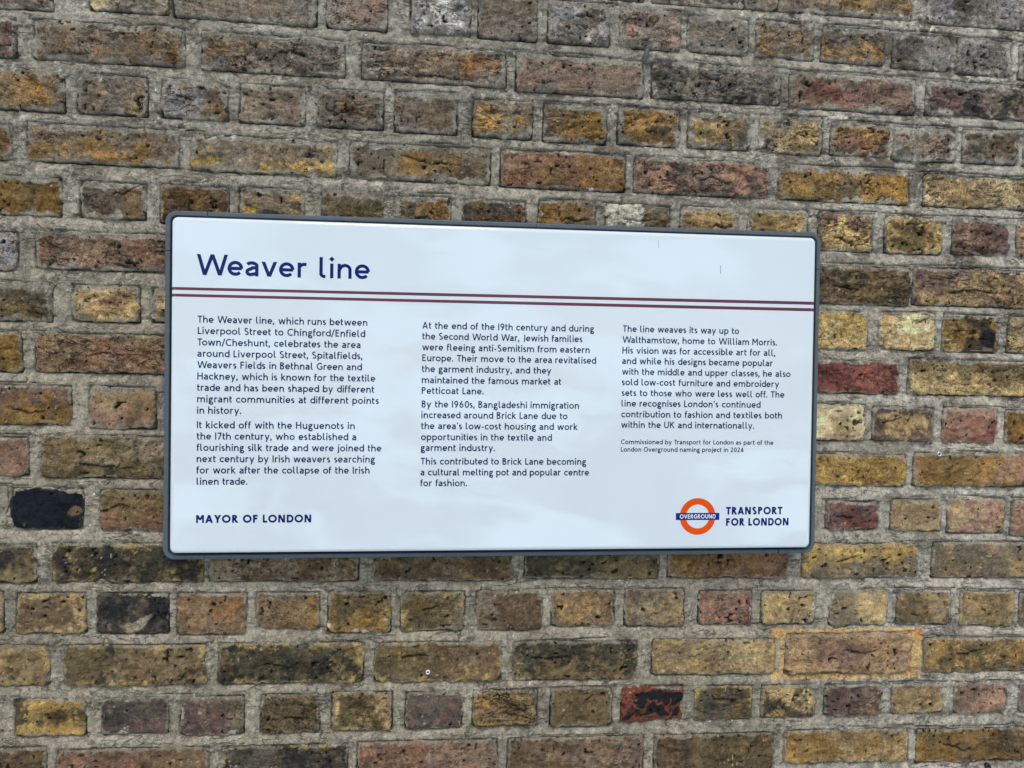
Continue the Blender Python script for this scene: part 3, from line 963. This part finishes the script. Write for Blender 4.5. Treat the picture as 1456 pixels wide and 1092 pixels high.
    if ch == 'U':
        S.append([(h, 1), (h, 0.36)] + arc(0.38, 0.36, 0.38 - h, 0.37 - h, 180, 360, 16) + [(0.76 - h, 1)]); return S, P, D, 0.76
    if ch == 'V':
        P += [(h * 1.1, 1, 0.43, 0), (0.86 - h * 1.1, 1, 0.43, 0)]; return S, P, D, 0.86
    if ch == 'W':
        P += [(h * 1.05, 1, 0.36, 0), (0.70, 1, 0.36, 0), (0.70, 1, 1.04, 0), (1.40 - h * 1.05, 1, 1.04, 0)]; return S, P, D, 1.40
    if ch == 'Y':
        P += [(h * 1.1, 1, 0.40, 0.42), (0.80 - h * 1.1, 1, 0.40, 0.42)]; S.append([(0.40, 0), (0.40, 0.50)]); return S, P, D, 0.80
    if ch == '2':
        S.append(arc(0.29, 0.70, 0.29 - h, 0.31 - h, 155, -30, 14) + [(0.10, h)]); S.append([(0.03, h), (0.60, h)]); return S, P, D, 0.61
    if ch == '4':
        S += [[(0.46, 0), (0.46, 1)], [(0.04, 0.26), (0.62, 0.26)]]; P.append((0.44, 1, 0.08, 0.20)); return S, P, D, 0.62
    if ch == '6':
        S.append(arc(0.31, 0.32, 0.31 - h, 0.33 - h, 0, 360, 24)); S.append([(0.06 + h * 0.4, 0.36), (0.16, 0.66), (0.42, 1.0)]); return S, P, D, 0.62
    if ch == '9':
        S.append(arc(0.31, 0.68, 0.31 - h, 0.33 - h, 0, 360, 24)); S.append([(0.56 - h * 0.4, 0.64), (0.46, 0.34), (0.20, 0.0)]); return S, P, D, 0.62
    if ch == '7':
        S.append([(0.0, 1 - h), (0.54, 1 - h)]); P.append((0.50, 1 - s * 0.4, 0.16, 0)); return S, P, D, 0.56
    if ch == '.':
        D.append((s * 0.8, s * 0.62, s * 0.80)); return S, P, D, s * 1.6
    if ch == ',':
        D.append((s * 0.8, s * 0.62, s * 0.80)); S.append([(s * 0.95, s * 0.4), (s * 0.55, -s * 0.9)]); return S, P, D, s * 1.6
    if ch == "'":
        S.append([(h, 1.0), (h, 0.76)]); return S, P, D, s
    if ch == '-':
        S.append([(0.02, X * 0.45), (0.32, X * 0.45)]); return S, P, D, 0.34
    if ch == '/':
        P.append((0.06, -0.10, 0.42, 1.04)); return S, P, D, 0.48
    raise ValueError('no glyph for ' + ch)


ROUND = set('oceOCGDQbdpq0')


def kern(a, b, track):
    if a == ' ' or b == ' ':
        return 0.10
    g = 0.215
    if a in ROUND or a in 'bpO':
        g -= 0.045
    if b in 'oceadqgOCG':
        g -= 0.045
    if a in 'vwyrWYVkxtfTsAL/' or b in 'vwyWVYxtfTsA/':
        g -= 0.06
    if a in 'TWVY' and b in 'aeor':
        g -= 0.10
    if b in '.,' :
        g -= 0.07
    return g + track


class Sheet:
    """flat print collected into one mesh on the sign's face"""
    def __init__(self, lift):
        self.v, self.f, self.lift, self.k = [], [], lift, 0

    def face(self, pts):
        i = len(self.v)
        y = FACE_Y - self.lift - (self.k % 9) * 0.000012
        for (u, v) in pts:
            x, z = sign_xz(u, v)
            self.v.append((x, y, z))
        self.f.append(tuple(range(i, i + len(pts))))

    def ribbon(self, pts, w):
        self.k += 1
        n = len(pts)
        closed = n > 3 and math.hypot(pts[0][0] - pts[-1][0], pts[0][1] - pts[-1][1]) < 1e-7
        L, Rr = [], []
        for i in range(n):
            if closed:
                a, b = pts[(i - 1) % (n - 1)], pts[(i + 1) % (n - 1)] if i < n - 1 else pts[1]
                c = pts[i]
            else:
                a, c, b = pts[max(i - 1, 0)], pts[i], pts[min(i + 1, n - 1)]
            d1 = (c[0] - a[0], c[1] - a[1])
            d2 = (b[0] - c[0], b[1] - c[1])
            l1, l2 = math.hypot(*d1), math.hypot(*d2)
            if l1 < 1e-9:
                d1, l1 = d2, l2
            if l2 < 1e-9:
                d2, l2 = d1, l1
            n1 = (-d1[1] / l1, d1[0] / l1)
            n2 = (-d2[1] / l2, d2[0] / l2)
            nx, ny = n1[0] + n2[0], n1[1] + n2[1]
            ln = math.hypot(nx, ny) or 1
            nx, ny = nx / ln, ny / ln
            m = 1 / max(0.55, nx * n1[0] + ny * n1[1])
            L.append((c[0] + nx * w / 2 * m, c[1] + ny * w / 2 * m))
            Rr.append((c[0] - nx * w / 2 * m, c[1] - ny * w / 2 * m))
        for i in range(n - 1):
            self.face([Rr[i], Rr[i + 1], L[i + 1], L[i]])

    def text(self, txt, x0, y0, x1, cap, weight=0.15, stretch=1.0):
        """text from pixel (x0, y0) to x1; cap height in pixels"""
        u0, v0 = sign_uv(x0, y0)
        u1, _ = sign_uv(x1, y0)
        _, vt = sign_uv(x0, y0 - cap)
        scale = float(vt - v0)
        width = float(u1 - u0)
        # natural set width, then spread what is left between the letters
        boxes = [glyph(c, weight) for c in txt]
        gaps = [kern(txt[i], txt[i + 1], 0.0) for i in range(len(txt) - 1)]
        nat = sum(b[3] for b in boxes) + sum(gaps)
        extra_ = (width / scale / stretch - nat) / max(1, len(gaps))
        sx = stretch
        lim = 0.03
        if abs(extra_) > lim:
            rest = (abs(extra_) - lim) * len(gaps) * (1 if extra_ > 0 else -1)
            w_ = width / scale / stretch
            extra_ = lim if extra_ > 0 else -lim
            sx = stretch * w_ / (w_ - rest)
        x = 0.0
        for i, (S, P, D, adv) in enumerate(boxes):
            def T(p):
                return (float(u0) + (x + p[0]) * scale * sx, float(v0) + p[1] * scale)
            for st in S:
                self.ribbon([T(p) for p in st], weight * scale)
            for (ax, ay, bx, by) in P:
                self.k += 1
                hw = weight / 2 * math.hypot(bx - ax, by - ay) / abs(by - ay)
                q = [T((ax - hw, ay)), T((ax + hw, ay)), T((bx + hw, by)), T((bx - hw, by))]
                if ay > by:
                    q = q[::-1]
                self.face(q)
            for (cx, cy, r) in D:
                self.k += 1
                self.face([T((cx - r, cy)), T((cx, cy - r)), T((cx + r, cy)), T((cx, cy + r))])
            if i < len(gaps):
                x += adv + gaps[i] + extra_

    def build(self, name, mat, parent, solid=False):
        me = bpy.data.meshes.new(name)
        me.from_pydata(self.v, [], self.f)
        me.update()
        return link(name, me, mat, parent)


# ------------------------------------------------------------------ the sign
ENAMEL, en, el, eb = plain('white_enamel', (0.77, 0.78, 0.78), 0.02, 1.0, 0, 0.02, 6)
# the pressed sheet is not quite flat
gt = en.new('ShaderNodeNewGeometry')
tn = en.new('ShaderNodeTexNoise')
tn.inputs['Scale'].default_value = 5.0
tn.inputs['Detail'].default_value = 2
el.new(gt.outputs['Position'], tn.inputs['Vector'])
bmp = en.new('ShaderNodeBump')
bmp.inputs['Strength'].default_value = 0.5
bmp.inputs['Distance'].default_value = 0.004
el.new(tn.outputs['Fac'], bmp.inputs['Height'])
el.new(bmp.outputs['Normal'], eb.inputs['Normal'])
RUBBER, *_ = plain('slate_rubber', alb((68, 80, 92)), 0.5, 0.35, 0, 0.10, 120)
NAVY, *_ = plain('navy_enamel', (0.002, 0.010, 0.125), 0.10, 0.25)
INK, *_ = plain('dark_blue_enamel', (0.003, 0.012, 0.075), 0.10, 0.25)
MAROON, *_ = plain('maroon_enamel', (0.150, 0.028, 0.050), 0.10, 0.5)
ORANGE, *_ = plain('orange_enamel', (0.86, 0.085, 0.0), 0.12, 0.4)
WHITE, *_ = plain('white_print', (0.85, 0.85, 0.85), 0.10, 0.5)
BLUE, *_ = plain('blue_enamel', (0.004, 0.016, 0.20), 0.12, 0.4)
DARK, *_ = plain('shadow_gap_black', (0.012, 0.012, 0.014), 0.7, 0.2)

sx, sz = sign_xz((PAN[0] + PAN[1]) / 2, (PAN[2] + PAN[3]) / 2)
sign = empty('information_sign', (sx, 0, sz), 'white enamel information sign headed Weaver line, slate grey edging, fixed to the brick wall', 'sign')
SIGN_INV = Matrix.Translation((-sx, 0, -sz))


def adopt(o, parent=sign):
    """geometry is written in world coordinates: keep it there under its parent"""
    o.parent = parent
    if parent is sign:
        o.matrix_parent_inverse = SIGN_INV
    return o


def rrect(u0, u1, v0, v1, r, n=8):
    pts = []
    for cx, cy, a in ((u1 - r, v1 - r, 0), (u0 + r, v1 - r, 90), (u0 + r, v0 + r, 180), (u1 - r, v0 + r, 270)):
        for k in range(n + 1):
            t = math.radians(a + 90 * k / n)
            pts.append((cx + r * math.cos(t), cy + r * math.sin(t)))
    return pts


def loft(name, rings, mat, cap_last=True, smooth=True):
    """rings: list of (points, y) from back to front"""
    V, F = [], []
    n = len(rings[0][0])
    for pts, y in rings:
        for (u, v) in pts:
            x, z = sign_xz(u, v)
            V.append((x, y, z))
    for k in range(len(rings) - 1):
        for i in range(n):
            j = (i + 1) % n
            F.append((k * n + i, (k + 1) * n + i, (k + 1) * n + j, k * n + j))
    me = bpy.data.meshes.new(name)
    if cap_last:
        F.append(tuple(range((len(rings) - 1) * n, len(rings) * n))[::-1])
    me.from_pydata(V, [], F)
    me.update()
    import bmesh
    bm = bmesh.new()
    bm.from_mesh(me)
    bmesh.ops.recalc_face_normals(bm, faces=bm.faces)
    bm.to_mesh(me)
    bm.free()
    me.polygons.foreach_set('use_smooth', [smooth] * (len(me.polygons) - (1 if cap_last else 0)) + ([False] if cap_last else []))
    return link(name, me, mat)


# panel: a shallow pressed tray with rolled edges
rings = []
EDGE_R = 0.0062
rings.append((rrect(PAN[0] + 0.0010, PAN[1] - 0.0010, PAN[2] + 0.0010, PAN[3] - 0.0010, 0.0075), FRAME_Y + 0.006))
for k in range(9):
    t = math.radians(90 * k / 8)
    ins = EDGE_R * (1 - math.cos(t))
    rings.append((rrect(PAN[0] + ins, PAN[1] - ins, PAN[2] + ins, PAN[3] - ins, max(0.0085 - ins, 0.002)),
                  FACE_Y + EDGE_R * 0.8 * (1 - math.sin(t))))
panel = adopt(loft('panel', rings, ENAMEL))

# frame: lengths of slate rubber edging, corners in one piece, straight runs between them
GAP_IN = 0.0028


def edging(name, path_fn, ends):
    pass


gu, gv = sign_uv([241.6, 1161.3, 239.4, 1153.3], [305.0, 337.0, 789.6, 781.4], FRAME_Y)
FO, FI = FRM, (float(gu[0] + gu[2]) / 2, float(gu[1] + gu[3]) / 2, float(gv[2] + gv[3]) / 2, float(gv[0] + gv[1]) / 2)
RO, RI = 0.0165, 0.0090


def edge_pt(side, t, outer):
    F, r = (FO, RO) if outer else (FI, RI)
    return F, r


def section(p_out, p_in):
    """cross-section between an outer and an inner point: rounded outside edge, small lip inside"""
    du, dv = p_in[0] - p_out[0], p_in[1] - p_out[1]
    out = []
    for f, y in ((0.0, 0.002), (0.0, FRAME_Y + 0.0030), (0.05, FRAME_Y + 0.0012), (0.16, FRAME_Y + 0.0003), (0.30, FRAME_Y),
                 (0.90, FRAME_Y), (0.92, FRAME_Y + 0.0006), (0.96, FRAME_Y + 0.0006), (0.985, FRAME_Y + 0.0012), (1.0, FRAME_Y + 0.004), (1.0, 0.0)):
        out.append((p_out[0] + du * f, p_out[1] + dv * f, y))
    return out


def sweep(name, pairs):
    V, F = [], []
    m = None
    for po, pi in pairs:
        sec = section(po, pi)
        m = len(sec)
        for (u, v, y) in sec:
            x, z = sign_xz(u, v)
            V.append((x, y, z))
    for k in range(len(pairs) - 1):
        for i in range(m - 1):
            F.append((k * m + i, (k + 1) * m + i, (k + 1) * m + i + 1, k * m + i + 1))
    F.append(tuple(range(m)))
    F.append(tuple(range((len(pairs) - 1) * m, len(pairs) * m))[::-1])
    me = bpy.data.meshes.new(name)
    me.from_pydata(V, [], F)
    me.update()
    import bmesh
    bm = bmesh.new()
    bm.from_mesh(me)
    bmesh.ops.recalc_face_normals(bm, faces=bm.faces)
    bm.to_mesh(me)
    bm.free()
    return adopt(link(name, me, RUBBER))


# joints read off the photograph (distance from the corners along each side)
def u_at(px, py):
    return float(sign_uv(px, py, FRAME_Y)[0])


def v_at(px, py):
    return float(sign_uv(px, py, FRAME_Y)[1])


JT0, JT1 = u_at(295.5, 302), u_at(1115, 330)          # top
JB0, JB1 = u_at(291, 792), u_at(1106.5, 784)          # bottom
JL0, JL1 = v_at(237, 739), v_at(237, 356)             # left
JR0, JR1 = v_at(1159, 734), v_at(1164, 383)           # right
SL = 0.0005


def corner(cu, cv, su, sv, end_h, end_v):
    """corner piece: from the joint on the horizontal side to the joint on the vertical side"""
    pairs = [((end_h, FO[3] if sv > 0 else FO[2]), (end_h, FI[3] if sv > 0 else FI[2]))]
    ou, ov = (FO[1] if su > 0 else FO[0]), (FO[3] if sv > 0 else FO[2])
    iu, iv = (FI[1] if su > 0 else FI[0]), (FI[3] if sv > 0 else FI[2])
    n = 10
    for k in range(n + 1):
        t = math.radians(90 * k / n)
        o_ = (ou - su * RO + su * RO * math.sin(t), ov - sv * RO + sv * RO * math.cos(t))
        i_ = (iu - su * RI + su * RI * math.sin(t), iv - sv * RI + sv * RI * math.cos(t))
        pairs.append((o_, i_))
    pairs.append(((ou, end_v), (iu, end_v)))
    return sweep('frame_corner', pairs)


corner(0, 0, -1, 1, JT0 - SL * 1.6, JL1 + SL)
corner(0, 0, 1, 1, JT1 + SL * 0.5, JR1 + SL)
corner(0, 0, -1, -1, JB0 - SL * 0.5, JL0 - SL * 0.6)
corner(0, 0, 1, -1, JB1 + SL * 2.5, JR0 - SL * 0.6)


def strips_h(j0, j1, mids, vo, vi, dz=0.0):
    cuts = [j0] + mids + [j1]
    for k in range(len(cuts) - 1):
        a = cuts[k] + SL * 0.5
        b = cuts[k + 1] - SL * 0.5
        sweep('frame_strip', [((a, vo), (a, vi)), ((b, vo), (b, vi))])


strips_h(JT0, JT1, [u_at(763, 320), u_at(958, 325)], FO[3] - 0.0003, FI[3])
strips_h(JB0, JB1, [u_at(505, 791)], FO[2] + 0.0003, FI[2])
for uo, ui, a, b in ((FO[0] + 0.0003, FI[0], JL0, JL1), (FO[1] - 0.0003, FI[1], JR0, JR1)):
    sweep('frame_strip', [((uo, a + SL * 0.5), (ui, a + SL * 0.5)), ((uo, b - SL), (ui, b - SL))])

# tray back closing the gap behind the edging, painted black as its shade
back = adopt(loft('backing', [(rrect(FO[0] + 0.004, FO[1] - 0.004, FO[2] + 0.004, FO[3] - 0.004, 0.012), 0.001),
                              (rrect(FO[0] + 0.004, FO[1] - 0.004, FO[2] + 0.004, FO[3] - 0.004, 0.012), FRAME_Y + 0.0085)], DARK, True, False))

# printed bars under the heading
LIFT = 0.00012
for (l, r) in (((409.9, 408.0 + 4.2), (431.3, 433.4)), ((419.4, 421.5), (440.6, 442.6))):
    sh = Sheet(LIFT)
    _, va = sign_uv(242.5, l[0] - 2.0)
    _, vb = sign_uv(242.5, l[0] + 2.0)
    _, vc = sign_uv(1158.5, r[0] - 2.2)
    _, vd = sign_uv(1158.5, r[0] + 2.2)
    e0, e1 = PAN[0] + EDGE_R, PAN[1] - EDGE_R
    sh.face([(e0, float(vb)), (e1, float(vd)), (e1, float(vc)), (e0, float(va))])
    st = sh.build('line_bar', MAROON, panel)
    # the bars run over the rolled edges as well
    for (uu, sg, v0_, v1_) in ((PAN[0], 1, float(vb), float(va)), (PAN[1], -1, float(vd), float(vc))):
        V, F = [], []
        for k in range(9):
            t = math.radians(10 + 80 * k / 8)
            ins = EDGE_R * (1 - math.cos(t)) - LIFT
            for v in (v0_, v1_):
                x, z = sign_xz(uu + sg * ins, v)
                V.append((x, FACE_Y + EDGE_R * 0.8 * (1 - math.sin(t)) - LIFT, z))
        for k in range(8):
            F.append((2 * k, 2 * k + 1, 2 * k + 3, 2 * k + 2))
        bm_me = bpy.data.meshes.new('line_bar_end')
        bm_me.from_pydata(V, [], F)
        bm_me.update()
        link('line_bar_end', bm_me, MAROON, panel)

sh = Sheet(LIFT)
sh.text('Weaver line', 279.6, 390.8, 526.0, 29.8, 0.158, 1.06)
sh.build('heading_lettering', NAVY, panel)

PARAS = [
 [('The Weaver line, which runs between', 281.0, 458.7, 522.3), ('Liverpool Street to Chingford/Enfield', 281.2, 475.0, 519.3),
  ('Town/Cheshunt, celebrates the area', 280.8, 491.2, 512.6), ('around Liverpool Street, Spitalfields,', 280.4, 507.3, 515.5),
  ('Weavers Fields in Bethnal Green and', 280.6, 523.4, 514.6), ('Hackney, which is known for the textile', 280.6, 539.6, 533.7),
  ('trade and has been shaped by different', 280.2, 555.7, 532.2), ('migrant communities at different points', 280.3, 572.0, 538.8),
  ('in history.', 280.2, 588.2, 343.2)],
 [('It kicked off with the Huguenots in', 280.0, 608.9, 504.4), ('the 17th century, who established a', 279.8, 624.9, 506.4),
  ('flourishing silk trade and were joined the', 279.7, 641.1, 542.3), ('next century by Irish weavers searching', 279.6, 657.2, 532.8),
  ('for work after the collapse of the Irish', 279.3, 673.3, 525.4), ('linen trade.', 279.5, 689.4, 352.0)],
 [('At the end of the 19th century and during', 600.4, 467.3, 844.4), ('the Second World War, Jewish families', 600.4, 482.6, 828.3),
  ('were fleeing anti-Semitism from eastern', 600.3, 498.1, 838.4), ('Europe. Their move to the area revitalised', 600.4, 513.5, 847.5),
  ('the garment industry, and they', 599.8, 529.0, 784.0), ('maintained the famous market at', 599.7, 544.8, 798.0),
  ('Petticoat Lane.', 599.6, 560.0, 688.0)],
 [('By the 1960s, Bangladeshi immigration', 599.6, 579.2, 823.2), ('increased around Brick Lane due to', 599.2, 594.6, 806.9),
  ("the area's low-cost housing and work", 598.8, 610.1, 821.2), ('opportunities in the textile and', 598.6, 625.9, 784.6),
  ('garment industry.', 598.2, 641.2, 704.0)],
 [('This contributed to Brick Lane becoming', 598.2, 660.5, 833.0), ('a cultural melting pot and popular centre', 597.9, 676.1, 837.5),
  ('for fashion.', 597.6, 691.5, 664.3)],
 [('The line weaves its way up to', 885.6, 471.9, 1050.8), ('Walthamstow, home to William Morris.', 885.2, 487.4, 1105.0),
  ('His vision was for accessible art for all,', 885.0, 502.6, 1102.4), ('and while his designs became popular', 884.5, 517.6, 1098.8),
  ('with the middle and upper classes, he also', 884.4, 532.8, 1124.0), ('sold low-cost furniture and embroidery', 884.0, 547.8, 1107.8),
  ('sets to those who were less well off. The', 883.8, 563.0, 1115.2), ("line recognises London's continued", 883.6, 578.0, 1081.3),
  ('contribution to fashion and textiles both', 883.3, 593.4, 1111.8), ('within the UK and internationally.', 883.1, 608.4, 1072.4)],
]
CAPS = [10.1, 10.1, 9.7, 9.7, 9.7, 9.4]
for lines, cap in zip(PARAS, CAPS):
    sh = Sheet(LIFT)
    for (t, x0, y0, x1) in lines:
        sh.text(t, x0, y0, x1, cap, 0.162, 1.06)
    sh.build('paragraph_lettering', INK, panel)
sh = Sheet(LIFT)
sh.text('Commissioned by Transport for London as part of the', 882.9, 631.5, 1099.5, 6.7, 0.165)
sh.text('London Overground naming project in 2024', 882.8, 642.2, 1056.8, 6.7, 0.165)
sh.build('small_print_lettering', INK, panel)
sh = Sheet(LIFT)
sh.text('MAYOR OF LONDON', 278.6, 743.6, 442.6, 11.3, 0.235, 1.24)
sh.build('authority_lettering', NAVY, panel)
sh = Sheet(LIFT)
sh.text('TRANSPORT', 1032.2, 731.6, 1112.4, 10.8, 0.235, 1.22)
sh.text('FOR LONDON', 1032.2, 747.6, 1121.0, 10.8, 0.235, 1.22)
sh.build('authority_lettering', NAVY, panel)

# the roundel
cu_, cv_ = (float(a) for a in sign_uv(991.9, 734.3))
ro = float(sign_uv(1017.2, 734.3)[0]) - cu_
ri = float(sign_uv(1008.4, 734.3)[0]) - cu_
sh = Sheet(LIFT)
sh.ribbon([(cu_ + (ro + ri) / 2 * math.cos(2 * math.pi * k / 64), cv_ + (ro + ri) / 2 * math.sin(2 * math.pi * k / 64)) for k in range(64)]
          + [(cu_ + (ro + ri) / 2, cv_)], ro - ri)
sh.build('roundel_ring', ORANGE, panel)
bu0, bv0 = (float(a) for a in sign_uv(960.8, 739.4))
bu1, bv1 = (float(a) for a in sign_uv(1022.8, 729.2))
sh = Sheet(LIFT * 2.2)
bvm, bh = cv_, (bv1 - bv0) / 2
sh.face([(bu0, bvm - bh), (bu1, bvm - bh), (bu1, bvm + bh), (bu0, bvm + bh)])
sh.build('roundel_bar', BLUE, panel)
sh = Sheet(LIFT * 3.6)
sh.text('OVERGROUND', 966.4, 737.3, 1017.4, 6.0, 0.18, 1.12)
sh.build('roundel_lettering', WHITE, panel)
# two hairline scratches in the enamel
for (a, b, w) in (((935.6, 341), (936.6, 353), 0.0004), ((1024.0, 377), (1024.6, 389), 0.0006)):
    sh = Sheet(LIFT)
    p, q = sign_uv(*a), sign_uv(*b)
    m_ = ((float(p[0]) + float(q[0])) / 2 + 0.0003, (float(p[1]) + float(q[1])) / 2)
    sh.ribbon([(float(p[0]), float(p[1])), m_, (float(q[0]), float(q[1]))], w)
    sh.build('scratch', DARK, panel)

# ------------------------------------------------------------------ small things fixed in the wall
STEEL, *_ = plain('weathered_steel', (0.11, 0.11, 0.105), 0.7, 0.3, 0.2, 0.35, 300)
BRIGHT, *_ = plain('bright_metal', (0.75, 0.76, 0.80), 0.25, 0.5, 0.8, 0.05, 200)
RUST, *_ = plain('dark_rusty_metal', (0.045, 0.028, 0.024), 0.35, 0.6, 0.5, 0.4, 300)


def tube_mesh(name, pts, rad, n=10):
    """swept round bar, its ends closed"""
    V, F = [], []
    P = [Vector(p) for p in pts]
    for i, p in enumerate(P):
        d = (P[min(i + 1, len(P) - 1)] - P[max(i - 1, 0)]).normalized()
        a = d.cross(Vector((0.3, 1, 0.2))).normalized()
        b = d.cross(a)
        r = rad[i] if isinstance(rad, (list, tuple)) else rad
        for k in range(n):
            t = 2 * math.pi * k / n
            V.append(tuple(p + a * r * math.cos(t) + b * r * math.sin(t)))
    for i in range(len(P) - 1):
        for k in range(n):
            F.append((i * n + k, i * n + (k + 1) % n, (i + 1) * n + (k + 1) % n, (i + 1) * n + k))
    F.append(tuple(range(n))[::-1])
    F.append(tuple(range((len(P) - 1) * n, len(P) * n)))
    me = bpy.data.meshes.new(name)
    me.from_pydata(V, [], F)
    me.update()
    me.polygons.foreach_set('use_smooth', [True] * len(me.polygons))
    return me


def pt(px, py, y):
    x, z = wall_pt(px, py, y)
    return (float(x), y, float(z))


hx, hz = (float(a) for a in wall_pt(918, 80))
pts = [pt(921.5, 66, 0.004), pt(920.8, 69, -0.008), pt(919.5, 74, -0.011), pt(917.3, 82, -0.012), pt(916.5, 87, -0.012),
       pt(918.5, 89.3, -0.012), pt(923, 88.8, -0.010), pt(928, 88, -0.002), pt(929, 88, 0.004)]
me = tube_mesh('wall_hook', [(a - hx, b, c - hz) for a, b, c in pts], [0.0024, 0.0034, 0.0039, 0.0043, 0.0042, 0.0036, 0.0030, 0.0026, 0.0024])
o = link('wall_hook', me, STEEL)
o.location = (hx, 0, hz)
o['label'] = 'small bent grey metal hook driven into the mortar above the sign'
o['category'] = 'hook'


def ring_fixing(name, px, py, r_out, r_in, label, cat, mat_ring, mat_core):
    x, z = (float(a) for a in wall_pt(px, py))
    t = empty(name, (x, 0, z), label, cat)
    V, F = [], []
    n = 20
    prof = [(r_out, 0.003), (r_out, -0.0022), ((r_out * 2 + r_in) / 3, -0.0034), ((r_out + r_in * 2) / 3, -0.0034), (r_in, -0.0024), (r_in, 0.003)]
    for (r, y) in prof:
        for k in range(n):
            a = 2 * math.pi * k / n
            V.append((r * math.cos(a), y, r * math.sin(a)))
    for i in range(len(prof) - 1):
        for k in range(n):
            F.append((i * n + k, i * n + (k + 1) % n, (i + 1) * n + (k + 1) % n, (i + 1) * n + k))
    me = bpy.data.meshes.new('collar')
    me.from_pydata(V, [], F)
    me.update()
    me.polygons.foreach_set('use_smooth', [True] * len(me.polygons))
    link('collar', me, mat_ring, t)
    V, F = [(0, -0.0016, 0)], []
    for (r, y) in ((r_in * 0.6, -0.0014), (r_in * 1.0, 0.0005)):
        for k in range(n):
            a = 2 * math.pi * k / n
            V.append((r * math.cos(a), y, r * math.sin(a)))
    for k in range(n):
        F.append((0, 1 + (k + 1) % n, 1 + k))
        F.append((1 + k, 1 + (k + 1) % n, 1 + n + (k + 1) % n, 1 + n + k))
    me = bpy.data.meshes.new('core')
    me.from_pydata(V, [], F)
    me.update()
    link('core', me, mat_core, t)
    return t


ring_fixing('wall_plug', 608.4, 955.2, 0.0034, 0.0017, 'tiny white ring shaped plug in the brown brick below the sign', 'wall plug', WHITE, DARK)
ring_fixing('screw', 1334.4, 645.3, 0.0040, 0.0020, 'shiny silver screw head at the top of a yellow brick right of the sign', 'screw', BRIGHT, DARK)
ring_fixing('bolt', 1403.5, 1089.5, 0.0055, 0.0030, 'dark rusty bolt in the mortar at the bottom right', 'bolt', RUST, RUST)
